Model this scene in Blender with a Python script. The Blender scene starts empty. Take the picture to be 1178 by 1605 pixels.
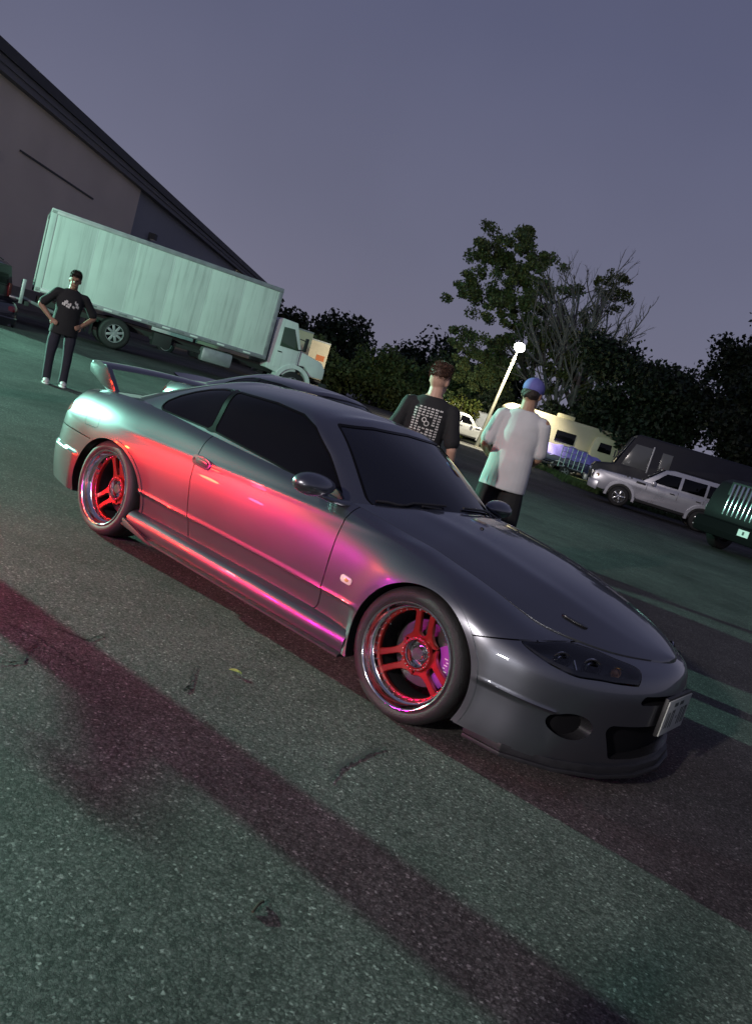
import bpy, bmesh, math, random
import numpy as np
from mathutils import Matrix, Vector
random.seed(7); rng=np.random.default_rng(7)
sc=bpy.context.scene
R=math.radians
# ---------------------------------------------------------------- camera
cam_d=bpy.data.cameras.new('camera'); cam=bpy.data.objects.new('camera',cam_d); sc.collection.objects.link(cam); sc.camera=cam
def _cam():
    yaw,pitch,roll=R(126.984),R(-8.386),R(16.852)
    f=Vector((math.cos(pitch)*math.cos(yaw),math.cos(pitch)*math.sin(yaw),math.sin(pitch)))
    r=f.cross(Vector((0,0,1))).normalized(); u=r.cross(f)
    r2=math.cos(roll)*r+math.sin(roll)*u; u2=-math.sin(roll)*r+math.cos(roll)*u
    m=Matrix((( r2.x,u2.x,-f.x,1.7519),(r2.y,u2.y,-f.y,-3.6744),(r2.z,u2.z,-f.z,1.3777),(0,0,0,1)))
    cam.matrix_world=m
_cam()
cam_d.sensor_fit='VERTICAL'; cam_d.sensor_height=24; cam_d.lens=24*1213.04/1605; cam_d.clip_start=.05; cam_d.clip_end=3000
# ---------------------------------------------------------------- sky (after sunset) and sun
w=bpy.data.worlds.new('World'); sc.world=w; w.use_nodes=True
nt=w.node_tree; nt.nodes.clear()
def _n(t,**k):
    n=nt.nodes.new(t)
    for a,b in k.items(): setattr(n,a,b)
    return n
out=_n('ShaderNodeOutputWorld'); bg=_n('ShaderNodeBackground'); sky=_n('ShaderNodeTexSky')
SUN_EL,SUN_AZ=R(-5.0),R(60)
sky.sky_type='NISHITA'; sky.sun_disc=False; sky.sun_elevation=SUN_EL; sky.sun_rotation=SUN_AZ; sky.air_density=1.6; sky.dust_density=3; sky.ozone_density=4
tc=_n('ShaderNodeTexCoord'); sep=_n('ShaderNodeSeparateXYZ'); nt.links.new(tc.outputs['Generated'],sep.inputs[0])
ramp=_n('ShaderNodeValToRGB'); nt.links.new(sep.outputs['Z'],ramp.inputs[0])
e=ramp.color_ramp.elements; e[0].position=0; e[0].color=(.205,.200,.275,1); e[1].position=.75; e[1].color=(.080,.087,.165,1)
m_=e.new(.18); m_.color=(.158,.162,.240,1); m2_=e.new(.42); m2_.color=(.110,.118,.200,1)
noi=_n('ShaderNodeTexNoise'); noi.inputs['Scale'].default_value=1.6; noi.inputs['Detail'].default_value=4
nt.links.new(tc.outputs['Generated'],noi.inputs['Vector'])
mr=_n('ShaderNodeMapRange'); mr.inputs[1].default_value=.3; mr.inputs[2].default_value=.7; mr.inputs[3].default_value=.90; mr.inputs[4].default_value=1.10
nt.links.new(noi.outputs[0],mr.inputs[0])
mx=_n('ShaderNodeMix',data_type='RGBA',blend_type='MULTIPLY'); mx.inputs[0].default_value=1
nt.links.new(ramp.outputs[0],mx.inputs[6]); nt.links.new(mr.outputs[0],mx.inputs[7])
# thin physical dusk sky under the overcast tint
sk=_n('ShaderNodeMix',data_type='RGBA',blend_type='MIX'); sk.inputs[0].default_value=.92
sc_=_n('ShaderNodeVectorMath',operation='SCALE'); sc_.inputs[3].default_value=.05; nt.links.new(sky.outputs[0],sc_.inputs[0])
nt.links.new(sc_.outputs[0],sk.inputs[6]); nt.links.new(mx.outputs[2],sk.inputs[7])
nt.links.new(sk.outputs[2],bg.inputs[0]); bg.inputs[1].default_value=1.0; nt.links.new(bg.outputs[0],out.inputs[0])
def lamp(name,typ,loc,energy,col,size=.1,target=None,**k):
    d=bpy.data.lights.new(name,typ); d.energy=energy; d.color=col
    if typ=='SUN': d.angle=size
    elif typ=='AREA': d.size=size
    else: d.shadow_soft_size=size
    for a,b in k.items(): setattr(d,a,b)
    o=bpy.data.objects.new(name,d); sc.collection.objects.link(o); o.location=loc
    if target is not None: o.rotation_euler=(Vector(target)-Vector(loc)).to_track_quat('-Z','Y').to_euler()
    return o
lamp('afterglow_sun','SUN',(0,0,60),.02,(1,.85,.85),R(100),(-20,-30,30))
# lamps of the lot that shine in from outside the frame (their colours and shadows show in the photograph)
lamp('teal_floodlight','SPOT',(-34,-4.4,5.4),84000,(.40,1,.74),.13,(-4,1.2,0),spot_size=R(62),spot_blend=.7)
lamp('teal_yard_light','SPOT',(-14,-10,5.5),11000,(.34,1,.70),.2,(-20.5,11,1.6),spot_size=R(46),spot_blend=.5)
# hooded LED strip low on the left: wide sideways, cut off above bonnet height
LEDS=((-7.2,(1,.07,.015),215),(-6.3,(1,.045,.010),225),(-5.4,(1,.022,.008),205),(-4.6,(1,.008,.025),170),(-3.8,(1,.006,.12),160),(-3.0,(1,.006,.30),155),(-2.3,(.85,.015,.72),125))
for lx,col,en in LEDS:
    o=lamp('led_lamp','SPOT',(lx,-4.3,.44),en,col,.10,(lx+(2.0 if lx<-4.2 else 1.2),-.3,-.50),spot_size=R(40),spot_blend=.3); o.scale=(2.1 if lx<-5 else 1.8,1,1)
lamp('red_ground_fill','SPOT',(-3.9,-3.5,1.15),300,(1,.05,.06),.08,(-2.1,-2.0,0),spot_size=R(64),spot_blend=1.0)  # added spot without a known source, reddens the ground at left
lamp('white_headlamp','SPOT',(3.6,-8.0,.65),170,(1,.97,1),.14,(.3,-.8,.5),spot_size=R(40),spot_blend=.6)
lamp('white_floodlight','SPOT',(.8,-24,7.5),16500,(1,.90,.86),.35,(-5,6,.5),spot_size=R(112),spot_blend=.5)
vs=sc.view_settings; vs.view_transform='Standard'; vs.look='None'; vs.exposure=0; vs.gamma=1; vs.use_curve_mapping=False
try:
    sc.cycles.use_denoising=True; sc.cycles.max_bounces=6; sc.cycles.transparent_max_bounces=12
    sc.cycles.sample_clamp_indirect=4
except Exception: pass
# ---------------------------------------------------------------- numpy geometry helpers
def ncs(t, P, q):
    """natural cubic spline through P(t) evaluated at q (P: n x d)"""
    t=np.asarray(t,float); P=np.asarray(P,float); n=len(t)
    if P.ndim==1: P=P[:,None]; flat=True
    else: flat=False
    h=np.diff(t); A=np.eye(n); B=np.zeros_like(P)
    for i in range(1,n-1):
        A[i,i-1]=h[i-1]; A[i,i]=2*(h[i-1]+h[i]); A[i,i+1]=h[i]
        B[i]=6*((P[i+1]-P[i])/h[i]-(P[i]-P[i-1])/h[i-1])
    M=np.linalg.solve(A,B)
    q=np.asarray(q,float); k=np.clip(np.searchsorted(t,q,side='right')-1,0,n-2)
    hk=h[k][:,None]; a=(t[k+1]-q)[:,None]/hk; b=(q-t[k])[:,None]/hk
    r=a*P[k]+b*P[k+1]+((a**3-a)*M[k]+(b**3-b)*M[k+1])*hk**2/6
    return r[:,0] if flat else r
def pchip(t,P,q):
    t=np.asarray(t,float);P=np.asarray(P,float);h=np.diff(t);d=np.diff(P)/h;n=len(t);m=np.zeros(n)
    m[0]=d[0];m[-1]=d[-1]
    for i in range(1,n-1):
        if d[i-1]*d[i]>0: m[i]=3*(h[i-1]+h[i])/((2*h[i]+h[i-1])/d[i-1]+(h[i]+2*h[i-1])/d[i])
    q=np.clip(q,t[0],t[-1]);k=np.clip(np.searchsorted(t,q,side='right')-1,0,n-2);x=(q-t[k])/h[k];H=h[k]
    return (1+2*x)*(1-x)**2*P[k]+x*(1-x)**2*H*m[k]+x*x*(3-2*x)*P[k+1]+x*x*(x-1)*H*m[k+1]
def sstep(a,b,x):
    t=np.clip((x-a)/(b-a),0,1); return t*t*(3-2*t)
def grid_faces(nu,nv,flip=False):
    i,j=np.meshgrid(np.arange(nu-1),np.arange(nv-1),indexing='ij'); a=(i*nv+j).ravel()
    f=np.stack([a,a+nv,a+nv+1,a+1],1)
    return f[:,::-1] if flip else f
def sdf_poly(P, X, Y, r=0.0):
    """signed distance (negative inside) to a polygon whose corners are rounded by r"""
    P=np.asarray(P,float); n=len(P)
    if r>0:
        # shrink polygon by r then subtract r
        area=0.5*np.sum(P[:,0]*np.roll(P[:,1],-1)-np.roll(P[:,0],-1)*P[:,1])
        Q=[]
        for i in range(n):
            a,b,c=P[i-1],P[i],P[(i+1)%n]
            e1=(b-a)/np.linalg.norm(b-a); e2=(c-b)/np.linalg.norm(c-b)
            s=1 if area>0 else -1
            n1=np.array([-e1[1],e1[0]])*s; n2=np.array([-e2[1],e2[0]])*s
            m=n1+n2; m/=max(1e-6,(1+n1@n2)); Q.append(b+m*r)
        P=np.array(Q)
    d=np.full(X.shape,1e9); ins=np.zeros(X.shape,bool)
    for i in range(n):
        ax,ay=P[i-1]; bx,by=P[i]; ex,ey=bx-ax,by-ay; wx,wy=X-ax,Y-ay
        t=np.clip((wx*ex+wy*ey)/(ex*ex+ey*ey+1e-12),0,1); d=np.minimum(d,(wx-ex*t)**2+(wy-ey*t)**2)
        c=((ay>Y)!=(by>Y))&(X<(bx-ax)*(Y-ay)/((by-ay)+1e-12)+ax); ins^=c
    d=np.sqrt(d); return np.where(ins,-d,d)-r
def smooth_poly(P,n=8):
    """closed Catmull-Rom through P"""
    P=np.asarray(P,float);o=[];N=len(P)
    for i in range(N):
        a,b,c,d=P[i-1],P[i],P[(i+1)%N],P[(i+2)%N]
        for t in np.linspace(0,1,n,endpoint=False):
            o.append(.5*((2*b)+(-a+c)*t+(2*a-5*b+4*c-d)*t*t+(-a+3*b-3*c+d)*t**3))
    return np.array(o)
def vnormals(V,F):
    N=np.zeros_like(V)
    for f in F:
        pass
    return N
class Sf:
    sharp=None
    """a polygon soup surface: V (n,3), F list of index tuples"""
    def __init__(s,V,F): s.V=np.asarray(V,float); s.F=[tuple(int(i) for i in f) for f in F]
    def copy(s): return Sf(s.V.copy(),list(s.F))
    def normals(s):
        N=np.zeros_like(s.V)
        for k in (3,4,5,6,7,8):
            fs=[f for f in s.F if len(f)==k]
            if not fs: continue
            A=np.array(fs); p=s.V[A]; c=np.zeros((len(A),3))
            for i in range(1,k-1): c+=np.cross(p[:,i]-p[:,0],p[:,i+1]-p[:,0])
            for i in range(k): np.add.at(N,A[:,i],c)
        return N/np.maximum(np.linalg.norm(N,axis=1,keepdims=True),1e-12)
    def compact(s):
        used=np.zeros(len(s.V),bool)
        for f in s.F: used[list(f)]=True
        m=np.cumsum(used)-1; return Sf(s.V[used],[tuple(m[i] for i in f) for f in s.F])
    def mirror(s):
        V=s.V.copy(); V[:,1]*=-1; r=Sf(V,[f[::-1] for f in s.F]); r.sharp=s.sharp; return r
    def clip(s,fv,flange=0.0,level=0.0,fdir=None):
        """keep the part where fv(V)<level; optional flange turned inwards along the cut"""
        v=fv(s.V)-level; v=np.where(np.abs(v)<1e-7,-1e-7,v)
        V=list(s.V); F=[]; cache={}; cut=set()
        def edge(a,b):
            k=(a,b) if a<b else (b,a)
            if k not in cache:
                t=v[k[0]]/(v[k[0]]-v[k[1]]); cache[k]=len(V); V.append(s.V[k[0]]*(1-t)+s.V[k[1]]*t); cut.add(cache[k])
            return cache[k]
        neg=v<0
        for f in s.F:
            q=[neg[i] for i in f]
            if all(q): F.append(f); continue
            if not any(q): continue
            o=[]
            for i in range(len(f)):
                a,b=f[i],f[(i+1)%len(f)]
                if neg[a]: o.append(a)
                if neg[a]!=neg[b]: o.append(edge(a,b))
            if len(o)>=3: F.append(tuple(o))
        r=Sf(np.array(V),F)
        if flange:
            N=r.normals() if fdir is None else np.broadcast_to(-np.asarray(fdir,float),r.V.shape)
            cnt={}
            for f in F:
                for i in range(len(f)):
                    a,b=f[i],f[(i+1)%len(f)]
                    if a in cut and b in cut: cnt[(a,b)]=1
            nV=list(r.V); nm={}
            def dn(a):
                if a not in nm:
                    nV.append(r.V[a]); nV.append(r.V[a]-N[a]*flange); nm[a]=len(nV)-2
                return nm[a]
            for (a,b) in list(cnt):
                if (b,a) in cnt: continue
                i,j=dn(a),dn(b); F.append((j,i,i+1,j+1))
            r=Sf(np.array(nV),F)
        return r.compact()
    def offset(s,d): return Sf(s.V+s.normals()*d,s.F)
def join(*S):
    V=[];F=[];o=0
    for s in S:
        V.append(s.V); F+= [tuple(i+o for i in f) for f in s.F]; o+=len(s.V)
    return Sf(np.concatenate(V) if V else np.zeros((0,3)),F)
# ---------------------------------------------------------------- object helpers
def tag(o,label=None,cat=None,group=None,kind=None):
    if label: o['label']=label
    if cat: o['category']=cat
    if group: o['group']=group
    if kind: o['kind']=kind
    return o
def link(o): sc.collection.objects.link(o); return o
def empty(name,loc=(0,0,0),rz=0,label=None,cat=None,group=None):
    o=link(bpy.data.objects.new(name,None)); o.location=loc; o.rotation_euler=(0,0,rz); o.empty_display_size=.2
    return tag(o,label,cat,group)
def mesh_of(name,V,F,mats,smooth=True,sharp=None,mi=None):
    me=bpy.data.meshes.new(name)
    me.from_pydata([tuple(map(float,v)) for v in V],[],[tuple(int(i) for i in f) for f in F]); me.update()
    for m in (mats if isinstance(mats,(list,tuple)) else [mats]): me.materials.append(m)
    if mi is not None: me.polygons.foreach_set('material_index',np.asarray(mi,dtype=np.int32))
    if smooth:
        me.polygons.foreach_set('use_smooth',np.ones(len(me.polygons),bool))
        if sharp: me.set_sharp_from_angle(angle=R(sharp))
    return me
def obj(name,V,F,mat,parent=None,smooth=True,sharp=35,mi=None):
    o=link(bpy.data.objects.new(name,mesh_of(name,V,F,mat,smooth,sharp,mi)))
    if parent: o.parent=parent
    return o
def sobj(name,S,mat,parent=None,sharp=40,shift=None):
    V=S.V if shift is None else S.V-np.asarray(shift)
    return obj(name,V,S.F,mat,parent,True,S.sharp or sharp)
def copy_tree(o,parent=None):
    c=o.copy(); link(c); c.parent=parent
    for ch in list(o.children): copy_tree(ch,c)
    return c
def mfrom(bm,name,mat,parent=None,smooth=True,sharp=35):
    me=bpy.data.meshes.new(name); bm.to_mesh(me); bm.free(); me.materials.append(mat)
    if smooth:
        me.polygons.foreach_set('use_smooth',np.ones(len(me.polygons),bool)); me.set_sharp_from_angle(angle=R(sharp))
    o=link(bpy.data.objects.new(name,me))
    if parent: o.parent=parent
    return o
def bx_surf(c,s,rot=None,bev=0.0):
    """bevelled box as (V,F) centred on c with full sizes s"""
    bm=bmesh.new(); bmesh.ops.create_cube(bm,size=1)
    for v in bm.verts: v.co=Vector((v.co.x*s[0],v.co.y*s[1],v.co.z*s[2]))
    if bev>0: bmesh.ops.bevel(bm,geom=list(bm.edges),offset=bev,segments=2,affect='EDGES',profile=.6)
    V=np.array([v.co[:] for v in bm.verts]); bm.verts.index_update(); F=[tuple(v.index for v in f.verts) for f in bm.faces]; bm.free()
    if rot is not None: V=V@np.array(rot).T
    S=Sf(V+np.asarray(c,float),F); S.sharp=24; return S
def box(name,c,s,mat,parent=None,bev=.01,rot=None): return sobj(name,bx_surf(c,s,rot,bev),mat,parent)
def prism(poly,y0,y1,bev=0.0,axis='y',seg=2):
    """polygon in (a,b) extruded along an axis; axis y: (a,b)->(x,z); x: (y,z); z: (x,y)"""
    bm=bmesh.new()
    def P(a,b,c): return {'y':(a,c,b),'x':(c,a,b),'z':(a,b,c)}[axis]
    A=[bm.verts.new(P(a,b,y0)) for a,b in poly]; B=[bm.verts.new(P(a,b,y1)) for a,b in poly]
    n=len(poly); bm.faces.new(A); bm.faces.new(B[::-1])
    for i in range(n): bm.faces.new((A[i],B[i],B[(i+1)%n],A[(i+1)%n])[::-1])
    bmesh.ops.recalc_face_normals(bm,faces=list(bm.faces))
    if bev>0:
        ed=[e for e in bm.edges if e.calc_face_angle(0)>.5]
        bmesh.ops.bevel(bm,geom=ed,offset=bev,segments=seg,affect='EDGES',profile=.6,clamp_overlap=True)
    V=np.array([v.co[:] for v in bm.verts]); bm.verts.index_update(); F=[tuple(v.index for v in f.verts) for f in bm.faces]; bm.free()
    S=Sf(V,F); S.sharp=24; return S
def revolve(prof,n=48,axis='y',closed=False,c=(0,0,0)):
    """profile [(r,w)] turned about an axis; w runs along the axis"""
    V=[];F=[];m=len(prof)
    for i in range(n):
        a=2*math.pi*i/n; ca,sa=math.cos(a),math.sin(a)
        for r,wd in prof:
            V.append({'y':(r*ca,wd,r*sa),'z':(r*ca,r*sa,wd),'x':(wd,r*ca,r*sa)}[axis])
    for i in range(n):
        j=(i+1)%n
        for k in range(m-1 if not closed else m):
            l=(k+1)%m; F.append((i*m+k,j*m+k,j*m+l,i*m+l))
    return Sf(np.array(V)+np.asarray(c,float),F)
def tube(path,rad,n=8,cap=True,flat=1.0):
    """swept tube along a 3D polyline; rad scalar or list"""
    P=np.asarray(path,float); m=len(P); rad=np.broadcast_to(np.asarray(rad,float),(m,))
    T=np.gradient(P,axis=0); T/=np.maximum(np.linalg.norm(T,axis=1,keepdims=True),1e-9)
    up=np.array([0,0,1.]) if abs(T[0][2])<.9 else np.array([1.,0,0])
    V=[];a=np.cross(up,T[0]); a/=np.linalg.norm(a)
    for i in range(m):
        a=a-T[i]*(a@T[i]); a/=np.linalg.norm(a); b=np.cross(T[i],a)
        for k in range(n):
            t=2*math.pi*k/n; V.append(P[i]+rad[i]*(math.cos(t)*a+math.sin(t)*b*flat))
    F=[]
    for i in range(m-1):
        for k in range(n): l=(k+1)%n; F.append((i*n+k,i*n+l,(i+1)*n+l,(i+1)*n+k))
    if cap: F.append(tuple(range(n))[::-1]); F.append(tuple((m-1)*n+k for k in range(n)))
    return Sf(np.array(V),F)
def ellipsoid(c,s,nu=16,nv=12,rot=None):
    V=[];F=[]
    for j in range(nv+1):
        p=math.pi*j/nv
        for i in range(nu):
            t=2*math.pi*i/nu; V.append((math.sin(p)*math.cos(t)*s[0],math.sin(p)*math.sin(t)*s[1],math.cos(p)*s[2]))
    for j in range(nv):
        for i in range(nu): k=(i+1)%nu; F.append((j*nu+i,(j+1)*nu+i,(j+1)*nu+k,j*nu+k))
    V=np.array(V)
    if rot is not None: V=V@np.array(rot).T
    return Sf(V+np.asarray(c,float),F)
# ---------------------------------------------------------------- materials
MATS={}
def mat(name,col,rough=.5,metal=0.0,coat=0.0,spec=.5,var=0.0,vscale=8.0,bump=0.0,bscale=60.0,emit=None,estr=0.0,trans=0.0,alpha=1.0,det=4.0,coat_r=.05,sheen=0):
    if name in MATS: return MATS[name]
    m=bpy.data.materials.new(name); m.use_nodes=True; MATS[name]=m
    t=m.node_tree; p=t.nodes['Principled BSDF']
    p.inputs['Base Color'].default_value=(*col,1); p.inputs['Roughness'].default_value=rough; p.inputs['Metallic'].default_value=metal
    p.inputs['Coat Weight'].default_value=coat; p.inputs['Coat Roughness'].default_value=coat_r; p.inputs['Specular IOR Level'].default_value=spec
    p.inputs['Transmission Weight'].default_value=trans; p.inputs['Alpha'].default_value=alpha; p.inputs['Sheen Weight'].default_value=sheen
    if emit: p.inputs['Emission Color'].default_value=(*emit,1); p.inputs['Emission Strength'].default_value=estr
    if var or bump:
        tc=t.nodes.new('ShaderNodeTexCoord')
    if var:
        n=t.nodes.new('ShaderNodeTexNoise'); n.inputs['Scale'].default_value=vscale; n.inputs['Detail'].default_value=det
        t.links.new(tc.outputs['Object'],n.inputs['Vector'])
        mr=t.nodes.new('ShaderNodeMapRange'); mr.inputs[1].default_value=.25; mr.inputs[2].default_value=.75; mr.inputs[3].default_value=1-var; mr.inputs[4].default_value=1+var
        t.links.new(n.outputs[0],mr.inputs[0])
        mx=t.nodes.new('ShaderNodeMix'); mx.data_type='RGBA'; mx.blend_type='MULTIPLY'; mx.inputs[0].default_value=1; mx.inputs[6].default_value=(*col,1)
        t.links.new(mr.outputs[0],mx.inputs[7]); t.links.new(mx.outputs[2],p.inputs['Base Color'])
        r2=t.nodes.new('ShaderNodeMapRange'); r2.inputs[1].default_value=.2; r2.inputs[2].default_value=.8; r2.inputs[3].default_value=max(.02,rough-.08); r2.inputs[4].default_value=min(1,rough+.08)
        t.links.new(n.outputs[0],r2.inputs[0]); t.links.new(r2.outputs[0],p.inputs['Roughness'])
    if bump:
        n2=t.nodes.new('ShaderNodeTexNoise'); n2.inputs['Scale'].default_value=bscale; n2.inputs['Detail'].default_value=3
        t.links.new(tc.outputs['Object'],n2.inputs['Vector'])
        b=t.nodes.new('ShaderNodeBump'); b.inputs['Strength'].default_value=bump; b.inputs['Distance'].default_value=.02
        t.links.new(n2.outputs[0],b.inputs['Height']); t.links.new(b.outputs[0],p.inputs['Normal'])
    return m
# ---------------------------------------------------------------- body surface of the coupe (x forward, y side, z up)
PLAN=np.array([(-3.53,0),(-3.52,.30),(-3.475,.57),(-3.36,.725),(-3.14,.805),(-2.85,.835),(-2.525,.847),(-2.15,.838),(-1.75,.828),(-1.15,.824),(-.6,.826),(-.3,.836),(0,.847),(.3,.832),(.52,.765),(.70,.63),(.83,.44),(.91,.22),(.935,0)])
KS=[0,3,6,9,12,14,16,18]
ZT=np.array([[.20,.19,.17,.165,.165,.145,.125,.12],[.30,.28,.25,.245,.25,.22,.20,.20],[.40,.38,.36,.35,.36,.33,.30,.30],[.50,.48,.46,.45,.46,.42,.40,.40],
 [.59,.58,.56,.55,.55,.49,.47,.46],[.67,.67,.66,.65,.62,.545,.525,.515],[.735,.75,.76,.74,.685,.585,.56,.55],[.78,.81,.845,.81,.73,.615,.585,.575],[.80,.835,.895,.85,.745,.635,.605,.595]])
IT=np.array([[.03,.03,0,-.004,-.005,.0,.01,.02],[.015,.012,0,.008,0,0,0,.005],[0,0,0,.01,0,0,0,0],[0,0,0,.004,0,.004,0,0],
 [.01,.005,0,0,0,.01,.005,0],[.03,.02,.008,.003,.012,.03,.02,.012],[.06,.06,.032,.02,.045,.075,.045,.025],[.10,.11,.08,.05,.11,.14,.085,.045],[.15,.16,.14,.09,.20,.215,.13,.07]])
def band_ctrl():
    n=len(PLAN); s=np.arange(n); seg=np.r_[0,np.cumsum(np.linalg.norm(np.diff(PLAN,axis=0),axis=1))]
    ext=np.r_[[PLAN[1]*[1,-1]],PLAN,[PLAN[-2]*[1,-1]]]
    T=ext[2:]-ext[:-2]; T/=np.linalg.norm(T,axis=1,keepdims=True); Nn=np.stack([T[:,1],-T[:,0]],1)  # inward normal (towards y=0 / centre)
    rows=[]
    for r in range(len(ZT)):
        z=pchip(KS,ZT[r],s); i=pchip(KS,IT[r],s); rows.append(np.c_[PLAN+Nn*i[:,None],z])
    return seg,np.array(rows)
def band_surface(nu=300,nv=72):
    seg,rows=band_ctrl()
    uu=np.linspace(0,seg[-1],nu)
    # mirror the ends so that the surface is smooth across the centre line
    t=np.r_[-seg[2],-seg[1],seg,2*seg[-1]-seg[-2],2*seg[-1]-seg[-3]]
    R=[]
    for r in rows:
        P=np.r_[[r[2]*[1,-1,1]],[r[1]*[1,-1,1]],r,[r[-2]*[1,-1,1]],[r[-3]*[1,-1,1]]]; R.append(ncs(t,P,uu))
    R=np.array(R)                                   # rows x nu x 3
    vv=np.linspace(0,len(rows)-1,nv); S=np.zeros((nu,nv,3))
    for i in range(nu): S[i]=ncs(np.arange(len(rows)),R[:,i],vv)
    return S
# ---------------------------------------------------------------- the coupe
def weld(S,d=2e-4):
    bm=bmesh.new(); vs=[bm.verts.new(v) for v in S.V]
    for f in S.F:
        try: bm.faces.new([vs[i] for i in f])
        except ValueError: pass
    bmesh.ops.remove_doubles(bm,verts=list(bm.verts),dist=d)
    bm.verts.index_update(); V=np.array([v.co[:] for v in bm.verts]); F=[tuple(v.index for v in f.verts) for f in bm.faces]; bm.free()
    return Sf(V,F)
def both(S): return weld(join(S,S.mirror()))
FA=(.012,.302,.335); RA=(-2.52,.300,.385,.318)
def f_front_arch(V): return FA[2]-np.hypot(V[:,0]-FA[0],V[:,2]-FA[1])
def f_rear_arch(V):
    return (1-np.hypot((V[:,0]-RA[0])/RA[2],(V[:,2]-RA[1])/RA[3]))*.33
HLP=smooth_poly([(.455,.738),(.505,.672),(.555,.560),(.64,.470),(.735,.395),(.815,.312),(.852,.335),(.845,.372),(.787,.486),(.697,.611),(.606,.686),(.520,.727)],5)
def f_head(V): return np.where((V[:,2]>.47)&(V[:,0]>.4),sdf_poly(HLP,V[:,0],V[:,1]),1.0)
DOOR=[(-.587,1.2),(-.582,.60),(-.592,.268),(-1.655,.252),(-1.735,.60),(-1.785,1.2)]
def f_door(V): return np.where(V[:,0]>-2.2,sdf_poly(DOOR,V[:,0],V[:,2],.055),1.0)
FUEL=[(-2.96,.745),(-2.775,.757),(-2.735,.642),(-2.915,.632)]
def f_fuel(V): return sdf_poly(FUEL,V[:,0],V[:,2],.018)
TLP=smooth_poly([(.30,.60),(.62,.61),(.76,.65),(.74,.71),(.60,.735),(.30,.72)],4)
def f_tail(V): return np.where(V[:,0]<-3.05,sdf_poly(TLP,V[:,1],V[:,2]),1.0)
def f_bumper(V):   # negative = front bumper
    x,z=V[:,0],V[:,2]; zl=.530+(x-.27)*.265; f=z-zl
    f=np.where(x<-.0,1.0,f); return np.where(x>.60,-1.0,f)
def f_rbumper(V):
    x,z=V[:,0],V[:,2]; return np.where(x<-2.6,z-.56-.0*(x+2.9),1.0)
def side_detail(V,N):
    x,y,z=V.T; d=np.zeros(len(V))
    on=sstep(-2.30,-2.16,x)*(1-sstep(-.38,-.31,x))
    d-=on*(.011*(1-sstep(.381,.391,z))+.014*(1-sstep(.24,.40,z)))
    d+=on*.004*np.exp(-((z-.397)/.007)**2)
    onb=sstep(.34,.40,x)*(1-sstep(.655,.69,x)); zb=.366-(x-.38)*.085
    d-=onb*.009*(1-sstep(zb-.007,zb+.002,z))*sstep(zb-.20,zb-.02,z); d+=onb*.003*np.exp(-((z-zb-.006)/.006)**2)
    # rear bumper shelf
    rb=1-sstep(-2.96,-2.88,x); d+=rb*.016*(1-sstep(.418,.436,z))
    # wheel-arch lips
    df=np.hypot(x-FA[0],z-FA[1])-FA[2]; up=sstep(.12,.30,z)
    d+=.012*np.exp(-(np.maximum(df-.02,0)/.09)**2)*(np.abs(x)<.75)*(1-sstep(.60,.76,z))*np.where(x>.25,1-sstep(.36,.56,x),1)
    d+=.016*np.exp(-((x+2.5)/.36)**2)*np.exp(-((z-.60)/.16)**2)
    # shoulder crease
    d+=.005*np.exp(-((z-.740-.02*(x+1.2))/.018)**2)*sstep(-2.6,-2.2,x)*(1-sstep(-.2,.1,x))
    return V+N*d[:,None]
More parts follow.
